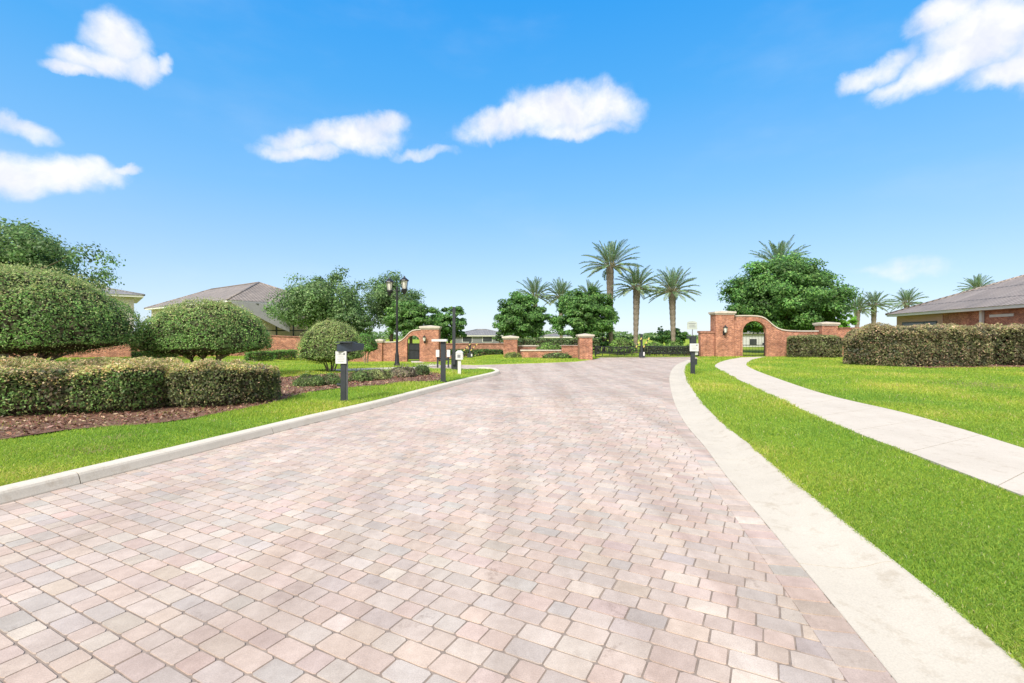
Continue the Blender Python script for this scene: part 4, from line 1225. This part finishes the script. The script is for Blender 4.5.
hedge('clipped_hedge', 'short dark clipped hedge in front of the right wall pier', [a[:2], b[:2]], 1.2, 1.62, leaf=.1, dens=420, side_cols=[(.07, .085, .035), (.09, .095, .045), (.055, .065, .025), (.115, .105, .06), (.035, .04, .018)], top_cols=[(.13, .13, .06), (.11, .12, .05)], rnd=.25, wild=.08)

# ------------------------------------------------------------------ palms
def palm_px(label, px, crown_py, Yd, fl_px, tr=.25, seed=1, fronds=58, group='date palms beyond the gates', tr_ok=True):
    p = on(px, crown_py, Yd); g = float(gz(p[0], p[1]))
    return palm('date_palm', label, (p[0], p[1], g), p[2] - g, fl_px / F * Yd, tr, fronds, group, seed)
palm_px('tallest date palm, leftmost of three in a row behind the low driveway leaves', 611, 267, 46, 30, .34, 3, 62)
palm_px('middle date palm of the three behind the low driveway leaves', 636, 289, 46, 26, .32, 5, 60)
palm_px('date palm nearest the right sign post, right one of three in a row', 673, 292, 47, 28, .32, 8, 60)
palm_px('date palm crown showing over the dense tree above the left planter pier', 535, 297, 58, 22, .3, 11)
palm_px('date palm crown showing in the gap between the two dense planter trees', 561, 298, 58, 21, .3, 13)
palm_px('date palm crown peeping over the right dense planter tree', 590, 298, 58, 19, .3, 17)
palm_px('date palm crown rising behind the top of the biggest dense tree', 779, 268, 56, 33, .34, 19, 64)
palm_px('greyish date palm just right of the biggest dense tree', 857, 310, 62, 17, .3, 23)
palm_px('date palm with pale trunk over the right brick wall', 874, 306, 62, 17, .3, 29)
palm_px('date palm crown showing at the left tip of the rose-tiled roof', 907, 304, 66, 17, .3, 31)
palm_px('date palm crown showing above the slope of the rose-tiled roof', 977, 290, 68, 17, .3, 37)

# ------------------------------------------------------------------ trees
OAK = [(.064, .112, .036), (.048, .09, .028), (.085, .138, .05), (.11, .158, .065), (.032, .058, .02)]
DEN = [(.05, .115, .028), (.065, .14, .032), (.04, .09, .022), (.095, .165, .045), (.025, .055, .015)]
BRT = [(.055, .12, .026), (.07, .145, .032), (.045, .10, .022), (.095, .165, .042), (.03, .06, .015)]
def tree_px(name, label, px, py, hw, hh, Yd, trunk_top_py, dep=None, **kw):
    p = on(px, py, Yd); g = float(gz(p[0], p[1]))
    R = (hw / F * Yd * .84, (dep or hw / F * Yd * .84), hh / F * Yd * .86)
    tz = CAM_H + (HZ - trunk_top_py) / F * Yd - g
    return tree(name, label, (p[0], p[1], g), max(tz, 1.0), p[2] - g, R, **kw)
tree_px('oak_tree', 'feathery oak rising behind the largest dome topiary', 2, 266, 94, 55, 27, 300, leaf=.17, clumps=210, per=170, cols=OAK, trunk_r=.26, wispy=1, limbs=26, seed=3)
tree_px('oak_tree', 'grey-green airy oak right of the tiled-roof house', 323, 306, 48, 38, 50, 325, leaf=.22, clumps=230, per=150, cols=OAK, trunk_r=.28, wispy=1, limbs=26, seed=5)
tree_px('oak_tree', 'sparse airy oak whose top shows behind the lamp post lanterns', 392, 306, 42, 33, 56, 325, leaf=.22, clumps=150, per=130, cols=OAK, trunk_r=.25, wispy=1, limbs=26, seed=8)
tree_px('broadleaf_tree', 'bright green leafy tree between lamp post and left tall pier', 411, 320, 31, 25, 49, 333, leaf=.24, clumps=140, per=140, cols=BRT, trunk_r=.18, limbs=12, seed=9)
tree_px('broadleaf_tree', 'medium green tree behind the tall dark pole', 449, 325, 21, 23, 54, 338, leaf=.24, clumps=115, per=130, cols=DEN, trunk_r=.16, limbs=10, seed=12)
tree_px('broadleaf_tree', 'low broad dark tree filling the space behind the wall left of the archway', 352, 325, 28, 17, 47, 336, leaf=.2, clumps=95, per=90, cols=OAK, trunk_r=.16, limbs=8, seed=14)
tree_px('dense_tree', 'dense rounded tree above the left planter pier', 521, 319, 33, 28, 46, 336, leaf=.2, clumps=200, per=190, cols=DEN, trunk_r=.2, limbs=14, seed=15, flat=.0)
tree_px('dense_tree', 'dense rounded tree above the nearest planter pier', 583, 316, 37, 31, 45, 336, leaf=.2, clumps=210, per=190, cols=DEN, trunk_r=.2, limbs=14, seed=18, flat=.0)
tree_px('dense_tree', 'biggest dense rounded tree, behind the right archway wall', 783, 299, 67, 42, 45, 328, leaf=.21, clumps=430, per=250, cols=DEN, trunk_r=.3, limbs=22, seed=21, flat=-.2)
tree_px('young_tree', 'small light green tree peeking between right pier and biggest tree', 841, 323, 16, 11, 43, 334, leaf=.17, clumps=45, per=80, cols=[(.10, .21, .03), (.13, .25, .04), (.08, .16, .025)], trunk_r=.08, limbs=6, seed=24)
tree_px('young_tree', 'small dull tree behind the brown wall, left of the planter', 500, 338, 9, 9, 60, 342, leaf=.25, clumps=20, per=60, cols=OAK, trunk_r=.1, limbs=6, seed=26)
# shrubs beyond the driveway gate
shrub_px('clipped_shrub', 'rounded clipped shrub right behind the nearest planter pier', 622, 355, 14, 17, 41, LG, .11, 3000, .25, 'rounded shrubs beyond the driveway leaves')
shrub_px('clipped_shrub', 'rounded clipped shrub below the middle date palm', 655, 355.5, 11.5, 13.5, 41, LG, .11, 2600, .25, 'rounded shrubs beyond the driveway leaves')
shrub_px('clipped_shrub', 'rounded clipped shrub below the right date palm of three', 674, 355.5, 10, 13.5, 41, LG, .11, 2600, .25, 'rounded shrubs beyond the driveway leaves')
shrub_px('clipped_shrub', 'rounded clipped shrub directly behind the right sign post', 691, 355.5, 8, 11.5, 41, LG, .11, 2200, .25, 'rounded shrubs beyond the driveway leaves')
tree_px('bushy_tree', 'low bushy dark tree below the right date palm of three', 671, 339, 21, 11, 50, 345, leaf=.22, clumps=55, per=90, cols=DEN, trunk_r=.14, limbs=8, seed=31)
tree_px('bushy_tree', 'low bushy tree at the foot of the tallest date palm', 604, 340, 14, 12, 50, 346, leaf=.22, clumps=36, per=90, cols=DEN, trunk_r=.14, limbs=8, seed=33)
tree_px('bushy_tree', 'small bushy tree between the two left date palm trunks of three', 626, 341, 11, 6, 54, 346, leaf=.22, clumps=24, per=80, cols=OAK, trunk_r=.1, limbs=6, seed=35)
tree_px('conifer', 'tiny pointed conifer between middle and right date palms', 660, 332, 3.2, 9, 56, 335, leaf=.2, clumps=22, per=50, cols=[(.06, .10, .05), (.05, .08, .04)], trunk_r=.06, limbs=4, seed=37)
hedge('box_hedge', 'dark hedge under the dense trees behind the brick planter', [on(512, 357, 41.5)[:2], on(600, 357, 41.5)[:2]], 1.0, 1.35, leaf=.12, dens=240, side_cols=[(.05, .085, .03), (.065, .10, .04), (.04, .06, .025), (.08, .11, .045), (.025, .04, .018)], rnd=.2, wild=.14)
# a dark clipped hedge seen through the right leaf
hedge('box_hedge', 'dark hedge seen through the low driveway leaf by the right wall stub', [on(645, 357, 39.4)[:2], on(699, 357, 39.4)[:2]], .8, .75, leaf=.1, dens=300, side_cols=[(.05, .085, .03), (.065, .10, .04), (.04, .06, .025), (.08, .11, .045), (.025, .04, .018)], rnd=.12, wild=.05)
# far treeline as one mass
def treeline():
    P = []; 
    n = 26000
    x = rng.uniform(-330, 330, n); hgt = 3.2 + 1.2 * np.sin(x * .05) + .9 * np.sin(x * .17 + 1) + .5 * np.sin(x * .5)
    P = np.column_stack([x, 230 + rng.normal(0, 5, n), rng.random(n) * hgt])
    return leaf_quads(P, unit(rng.normal(0, 1, (n, 3)) + np.array([0, -1, .6])), rng.uniform(.7, 1.6, n), palette(n, OAK), .7)
v, q, c = treeline()
tag(link_mesh('distant_treeline', np_mesh('distant_treeline', v, q, c), 'leaf', None), kind='stuff')

# ------------------------------------------------------------------ houses
def hip_house(name, label, corner, e1, L1, e2, L2, eave, peak, wall_mat, roof_m, over=.5, windows=(), fascia='fascia'):
    """corner = near corner on the ground; e1/e2 = unit directions along its two visible sides"""
    c = np.array(corner[:2], float); e1 = unit(np.array(e1, float)); e2 = unit(np.array(e2, float))
    root = thing(name, (c[0], c[1], 0), label, 'house')
    P = lambda a, b, z: (*(c + e1 * a + e2 * b), z)
    F6 = [(3, 2, 1, 0), (4, 5, 6, 7), (0, 1, 5, 4), (1, 2, 6, 5), (2, 3, 7, 6), (3, 0, 4, 7)]
    def fix(m):
        return m
    def slab(m, a0, a1, b0, b1, z0, z1):
        vs = [P(a0, b0, z0), P(a1, b0, z0), P(a1, b1, z0), P(a0, b1, z0), P(a0, b0, z1), P(a1, b0, z1), P(a1, b1, z1), P(a0, b1, z1)]
        fl = e1[0] * e2[1] - e1[1] * e2[0] < 0
        m.add(vs, [f[::-1] if fl else f for f in F6])
    w = MB(); slab(w, 0, L1, 0, L2, -.3, eave - .16); w.build('wall', wall_mat, root)
    f = MB(); slab(f, -over, L1 + over, -over, L2 + over, eave - .15, eave + .06); f.build('fascia', fascia, root)
    r = MB()
    o = over + .06
    A, B, C_, D = P(-o, -o, eave + .062), P(L1 + o, -o, eave + .062), P(L1 + o, L2 + o, eave + .062), P(-o, L2 + o, eave + .062)
    if L1 >= L2:
        h = L2 / 2; R0, R1 = P(h, L2 / 2, peak), P(L1 - h, L2 / 2, peak)
        vs = [A, B, C_, D, R0, R1]; fs = [(0, 1, 5, 4), (1, 2, 5), (2, 3, 4, 5), (3, 0, 4)]
    else:
        h = L1 / 2; R0, R1 = P(L1 / 2, h, peak), P(L1 / 2, L2 - h, peak)
        vs = [A, B, C_, D, R0, R1]; fs = [(0, 1, 4), (1, 2, 5, 4), (2, 3, 5), (3, 0, 4, 5)]
    fl = e1[0] * e2[1] - e1[1] * e2[0] < 0
    r.add(vs, [f[::-1] if fl else f for f in fs]); ro = r.build('roof', roof_m, root)
    # ridge tiles
    rt = MB()
    rt.tube([R0, R1], .12, 6)
    for a_, b_ in ((A, R0), (D, R0 if L1 >= L2 else R1), (B, R1 if L1 >= L2 else R0), (C_, R1)): rt.tube([a_, b_], .1, 6)
    rt.build('ridge_tiles', roof_m, ro, True)
    for side, s0, s1, z0, z1 in windows:
        m = MB(); g = MB()
        if side == 1: slab(m, s0, s1, -.05, .0, z0, z1); slab(g, s0 + .08, s1 - .08, -.06, -.052, z0 + .08, z1 - .08)
        else: slab(m, -.05, 0, s0, s1, z0, z1); slab(g, -.06, -.052, s0 + .08, s1 - .08, z0 + .08, z1 - .08)
        wo = m.build('window', 'fascia', root); g.build('pane', 'glass', wo)
    return root, P, slab
# tiled-roof house behind the wide topiary
cn = on(231, 300, 52); far = on(149, 309, 68)
e = far[:2] - cn[:2]; L2 = np.linalg.norm(e); e2 = e / L2; e1 = np.array([e2[1], -e2[0]])
if e1[0] < 0: e1 = -e1
root, P, slab = hip_house('house', 'beige house with brown tiled hip roof and screened porch behind the topiaries', cn[:2], e1, 11, e2, L2 - 1.0, cn[2] - .1, 8.3, 'stucco', 'roof', .6)
m = MB()
for i in range(7):
    a0 = 1.2 + i * 1.9; zt = cn[2] - .6 - i * .36
    slab(m, a0, a0 + .14, -3.62, -3.5, 0, zt)
for i in range(6):
    a0 = 1.2 + i * 1.9; slab(m, a0 + .14, a0 + 1.9, -3.6, -3.52, 2.2, 2.32)
m.build('porch_frame', 'dark', root)
m = MB()
scr = [on(px_, py_, 50.8) for px_, py_ in ((231.5, 303), (233, 301.5), (288, 305), (290, 332), (280, 328))]
wall_prism(m, [(q_[0], q_[2]) for q_ in scr][::-1], 50.75, 50.85); m.build('porch_screen', 'screen', root)
m = MB()
vs = [P(1.0, -3.7, cn[2] - .5), P(13.4, -3.7, cn[2] - 2.9), P(13.4, -.62, cn[2] - 2.5), P(1.0, -.62, cn[2] - .25)]
vs = vs + [(x, y, z + .08) for x, y, z in vs]
m.add(vs, [(3, 2, 1, 0), (4, 5, 6, 7), (0, 1, 5, 4), (1, 2, 6, 5), (2, 3, 7, 6), (3, 0, 4, 7)]); m.build('porch_roof', 'screen', root)
# grey-roofed house corner at far left
c1 = on(134, 296, 46)
hip_house('house', 'pale house corner with grey roof showing right of the largest topiary', c1[:2], (-1, -.8), 14, (-.86, 1), 10, 5.5, 7.0, 'stucco_grey', 'roof_grey', .7)
# rose-tiled house on the right
cR = on(1062, 304.2, 27.5); lR = on(897, 315, 43.5)
e = cR[:2] - lR[:2]; L = np.linalg.norm(e); e2 = e / L; e1 = np.array([-e2[1], e2[0]])
if e1[0] < 0: e1 = -e1
rootR, P, slab = hip_house('house', 'long low house with rose-grey tiled hip roof behind the right hedges', lR[:2], e1, 15.0, e2, L + 6, 3.56, 7.05, 'brick', 'roof_rose', .55)
m = MB(); slab(m, -.03, -.002, .0, 6.2, -.2, 3.38); m.build('rendered_wall', 'stucco_pink', rootR)
m = MB(); slab(m, -.06, -.032, .9, 5.6, 2.1, 2.85); wo = m.build('window', 'dark', rootR)
m = MB(); slab(m, -.07, -.062, 1.0, 3.9, 2.2, 2.75); slab(m, -.07, -.062, 4.1, 5.5, 2.2, 2.75); m.build('pane', 'glass', wo)
m = MB(); slab(m, -.2, -.034, 10.3, 10.52, 0, 3.395); m.build('downspout', 'white', rootR)
m = MB(); slab(m, -.06, -.002, 11.0, 13.0, 2.92, 3.1); m.build('vent_strip', 'white', rootR)
# far houses beyond the planter and gates
hip_house('house', 'far grey-roofed house beyond the brown wall and yellow boards', on(452, 340, 95)[:2], (1, .05), 12, (-.1, 1), 10, 1.75, 3.0, 'screen', 'roof_grey', .5, windows=[(1, 2, 4, .4, 1.6), (1, 6, 8, .4, 1.6)])
hip_house('house', 'far white house glimpsed between the two dense planter trees', on(545, 340, 85)[:2], (1, .02), 9, (-.05, 1), 9, 1.5, 2.4, 'white', 'roof_grey', .4, windows=[(1, 3, 4.5, .2, 1.2)])
hip_house('house', 'far white house seen through the right iron picket gate', on(742, 345, 70)[:2], (1, .02), 10, (-.05, 1), 8, 2.1, 3.2, 'white', 'roof_grey', .4, windows=[(1, 1.0, 2.2, .3, 1.3)])

# ------------------------------------------------------------------ sky, sun, camera
SUN_EL, SUN_AZ = 44.0, 205.0      # azimuth clockwise from +Y: sun stands behind the camera to the left
w = bpy.data.worlds.new('World'); SC.world = w; w.use_nodes = True
nt = w.node_tree
bg = nt.nodes['Background']
sky = nt.nodes.new('ShaderNodeTexSky'); sky.sky_type = 'NISHITA'; sky.sun_disc = False
sky.sun_elevation = math.radians(SUN_EL); sky.sun_rotation = math.radians(SUN_AZ)
sky.air_density = 1.0; sky.dust_density = .3; sky.ozone_density = 2.0; sky.altitude = 0
hs = N(nt, 'ShaderNodeHueSaturation', Saturation=1.2, Value=1.0); nt.links.new(sky.outputs[0], hs.inputs['Color'])
tc = nt.nodes.new('ShaderNodeTexCoord')
sep = nt.nodes.new('ShaderNodeSeparateXYZ'); nt.links.new(tc.outputs['Generated'], sep.inputs[0])
def math_node(op, a, b=None, clamp=False):
    n = nt.nodes.new('ShaderNodeMath'); n.operation = op; n.use_clamp = clamp
    for i, v in enumerate((a, b)):
        if v is None: continue
        if isinstance(v, (int, float)): n.inputs[i].default_value = v
        else: nt.links.new(v, n.inputs[i])
    return n.outputs[0]
az = math_node('ARCTAN2', sep.outputs[0], sep.outputs[1]); el = math_node('ARCSINE', sep.outputs[2])
cmb = nt.nodes.new('ShaderNodeCombineXYZ'); nt.links.new(az, cmb.inputs[0]); nt.links.new(el, cmb.inputs[1])
def warp(vec, scale, amount, detail):
    nz = N(nt, 'ShaderNodeTexNoise', Scale=scale, Detail=detail, Roughness=.6); nt.links.new(vec, nz.inputs['Vector'])
    s = nt.nodes.new('ShaderNodeVectorMath'); s.operation = 'SUBTRACT'; nt.links.new(nz.outputs['Color'], s.inputs[0]); s.inputs[1].default_value = (.5, .5, .5)
    k = nt.nodes.new('ShaderNodeVectorMath'); k.operation = 'SCALE'; nt.links.new(s.outputs[0], k.inputs[0]); k.inputs['Scale'].default_value = amount
    a = nt.nodes.new('ShaderNodeVectorMath'); a.operation = 'ADD'; nt.links.new(vec, a.inputs[0]); nt.links.new(k.outputs[0], a.inputs[1])
    return a.outputs[0]
wv = warp(cmb.outputs[0], 9, .055, 2); wv = warp(wv, 34, .022, 5)
def azel(px, py):
    dx = (px - CX) / F; dz = (HZ - py) / F
    return math.atan2(dx, 1), math.atan2(dz, math.hypot(dx, 1))
# puffs: centre px, half sizes px, tilt deg, weight
PUFFS = [(120, 42, 34, 27, 20, 1), (100, 62, 52, 15, 8, 1), (140, 66, 28, 16, 20, .9), (72, 68, 34, 8, 8, .9), (165, 62, 9, 14, -20, .7),
         (55, 176, 62, 22, 5, 1), (10, 178, 55, 24, 0, 1), (95, 172, 36, 15, -4, .9), (122, 171, 22, 6, 12, .8),
         (22, 130, 42, 10, -10, .72), (2, 122, 22, 9, 0, .65),
         (352, 137, 56, 19, 8, .98), (305, 152, 50, 10, 4, .8), (385, 125, 26, 13, 10, .85), (425, 151, 36, 6, 6, .6), (300, 140, 34, 12, 10, .8),
         (560, 110, 66, 29, 6, 1.05), (510, 122, 58, 18, 10, .95), (600, 105, 42, 22, -6, 1), (570, 130, 60, 11, 2, .85),
         (985, 35, 78, 44, 8, 1.1), (945, 68, 72, 22, 10, 1), (1010, 72, 60, 18, 0, 1), (880, 74, 40, 14, 12, .7), (945, 18, 42, 24, 0, 1), (1060, 40, 70, 52, 0, 1.1), (905, 84, 50, 10, 8, .8), (862, 80, 34, 11, 14, .8),
         (910, 265, 48, 11, 2, .4), (885, 268, 30, 7, 2, .32)]
acc = None; shade = None
for px, py, hx, hy, tilt, wgt in PUFFS:
    a0, e0 = azel(px, py)
    ax, _ = azel(px + hx, py); ax2, _ = azel(px - hx, py)
    _, e1 = azel(px, py - hy); _, e2_ = azel(px, py + hy)
    mp = nt.nodes.new('ShaderNodeMapping'); mp.vector_type = 'TEXTURE'
    mp.inputs['Location'].default_value = (a0, e0, 0); mp.inputs['Rotation'].default_value = (0, 0, math.radians(tilt)); mp.inputs['Scale'].default_value = ((ax - ax2) / 2, (e1 - e2_) / 2, 1)
    nt.links.new(wv, mp.inputs[0])
    sx = nt.nodes.new('ShaderNodeSeparateXYZ'); nt.links.new(mp.outputs[0], sx.inputs[0])
    r2 = math_node('ADD', math_node('MULTIPLY', sx.outputs[0], sx.outputs[0]), math_node('MULTIPLY', sx.outputs[1], sx.outputs[1]))
    v = math_node('MULTIPLY', math_node('SUBTRACT', 1.25, r2), wgt)
    acc = v if acc is None else math_node('SMOOTH_MAX', acc, v)
    if acc is not v: acc.node.inputs[2].default_value = .15
nd = N(nt, 'ShaderNodeTexNoise', Scale=26, Detail=6, Roughness=.62); nt.links.new(cmb.outputs[0], nd.inputs['Vector'])
dens = math_node('ADD', acc, math_node('MULTIPLY', math_node('SUBTRACT', nd.outputs['Fac'], .5), 1.05))
mr = N(nt, 'ShaderNodeMapRange', interpolation_type='SMOOTHSTEP'); nt.links.new(dens, mr.inputs[0])
mr.inputs['From Min'].default_value = -.08; mr.inputs['From Max'].default_value = 1.3; mr.inputs['To Max'].default_value = .97
# faint high veil so the blue is not perfectly clean
veil = N(nt, 'ShaderNodeTexNoise', Scale=2.6, Detail=6, Roughness=.55)
mpv = nt.nodes.new('ShaderNodeMapping'); mpv.inputs['Scale'].default_value = (1, 2.6, 1); nt.links.new(cmb.outputs[0], mpv.inputs[0]); nt.links.new(mpv.outputs[0], veil.inputs['Vector'])
mv = N(nt, 'ShaderNodeMapRange', interpolation_type='SMOOTHSTEP'); nt.links.new(veil.outputs['Fac'], mv.inputs[0])
mv.inputs['From Min'].default_value = .48; mv.inputs['From Max'].default_value = .8; mv.inputs['To Max'].default_value = .09
ctone = N(nt, 'ShaderNodeTexNoise', Scale=14, Detail=4, Roughness=.6); nt.links.new(wv, ctone.inputs['Vector'])
CL = 4.55
cloud_col = ramp(nt, ctone.outputs['Fac'], [(.35, (.80, .83, .93)), (.6, (1, .99, 1))])
csc = nt.nodes.new('ShaderNodeVectorMath'); csc.operation = 'SCALE'; nt.links.new(cloud_col, csc.inputs[0]); csc.inputs['Scale'].default_value = CL
EXPO = .75; STR = .14
gs = 1 / (STR * 2 ** EXPO)
grad = ramp(nt, sep.outputs[2], [(0.0, (.64, .76, .96)), (.10, (.48, .69, .98)), (.27, (.23, .57, 1.0)), (.44, (.08, .46, 1.0)), (.60, (.015, .38, 1.0)), (1.0, (.02, .22, .75))])
gsc = nt.nodes.new('ShaderNodeVectorMath'); gsc.operation = 'SCALE'; nt.links.new(grad, gsc.inputs[0]); gsc.inputs['Scale'].default_value = gs
blue = mix(nt, hs.outputs[0], gsc.outputs[0], .8)
# unseen bright cloud deck, added overhead and behind the camera for soft neutral light
fill_deck_noise = N(nt, 'ShaderNodeTexNoise', Scale=2.2, Detail=5, Roughness=.55); nt.links.new(tc.outputs['Generated'], fill_deck_noise.inputs['Vector'])
back = math_node('ADD', math_node('MULTIPLY', sep.outputs[1], -1.6), math_node('MULTIPLY', math_node('SUBTRACT', fill_deck_noise.outputs['Fac'], .5), .8))
mk = N(nt, 'ShaderNodeMapRange', interpolation_type='SMOOTHSTEP'); nt.links.new(back, mk.inputs[0])
mk.inputs['From Min'].default_value = -.72; mk.inputs['From Max'].default_value = .1; mk.inputs['To Max'].default_value = .92
fill_deck = nt.nodes.new('ShaderNodeVectorMath'); fill_deck.operation = 'SCALE'; fill_deck.inputs[0].default_value = (1, .985, .96); fill_deck.inputs['Scale'].default_value = 1.25 * gs
blue = mix(nt, blue, fill_deck.outputs[0], mk.outputs[0])
c1_ = mix(nt, blue, csc.outputs[0], mv.outputs[0])
c2_ = mix(nt, c1_, csc.outputs[0], mr.outputs[0])
nt.links.new(c2_, bg.inputs['Color']); bg.inputs['Strength'].default_value = STR

sun = bpy.data.lights.new('sun', 'SUN'); sun.energy = 3.3; sun.angle = math.radians(14); sun.color = (1, .95, .87)
so = bpy.data.objects.new('sun', sun); COL.objects.link(so)
a = math.radians(SUN_AZ); e = math.radians(SUN_EL)
sd = Vector((math.sin(a) * math.cos(e), math.cos(a) * math.cos(e), math.sin(e)))
so.rotation_euler = sd.to_track_quat('Z', 'Y').to_euler(); so.location = (0, -10, 30)

cam = bpy.data.cameras.new('camera'); cam.lens = F / 1024 * 36; cam.sensor_width = 36; cam.clip_end = 3000; cam.clip_start = .05
cam.shift_y = (HZ - 341.5) / 1024
co = bpy.data.objects.new('camera', cam); COL.objects.link(co)
co.location = (0, 0, CAM_H); co.rotation_euler = (math.radians(90), 0, 0)
SC.camera = co
vs = SC.view_settings
vs.view_transform = 'Standard'; vs.look = 'None'; vs.gamma = 1; vs.use_curve_mapping = False
vs.exposure = EXPO
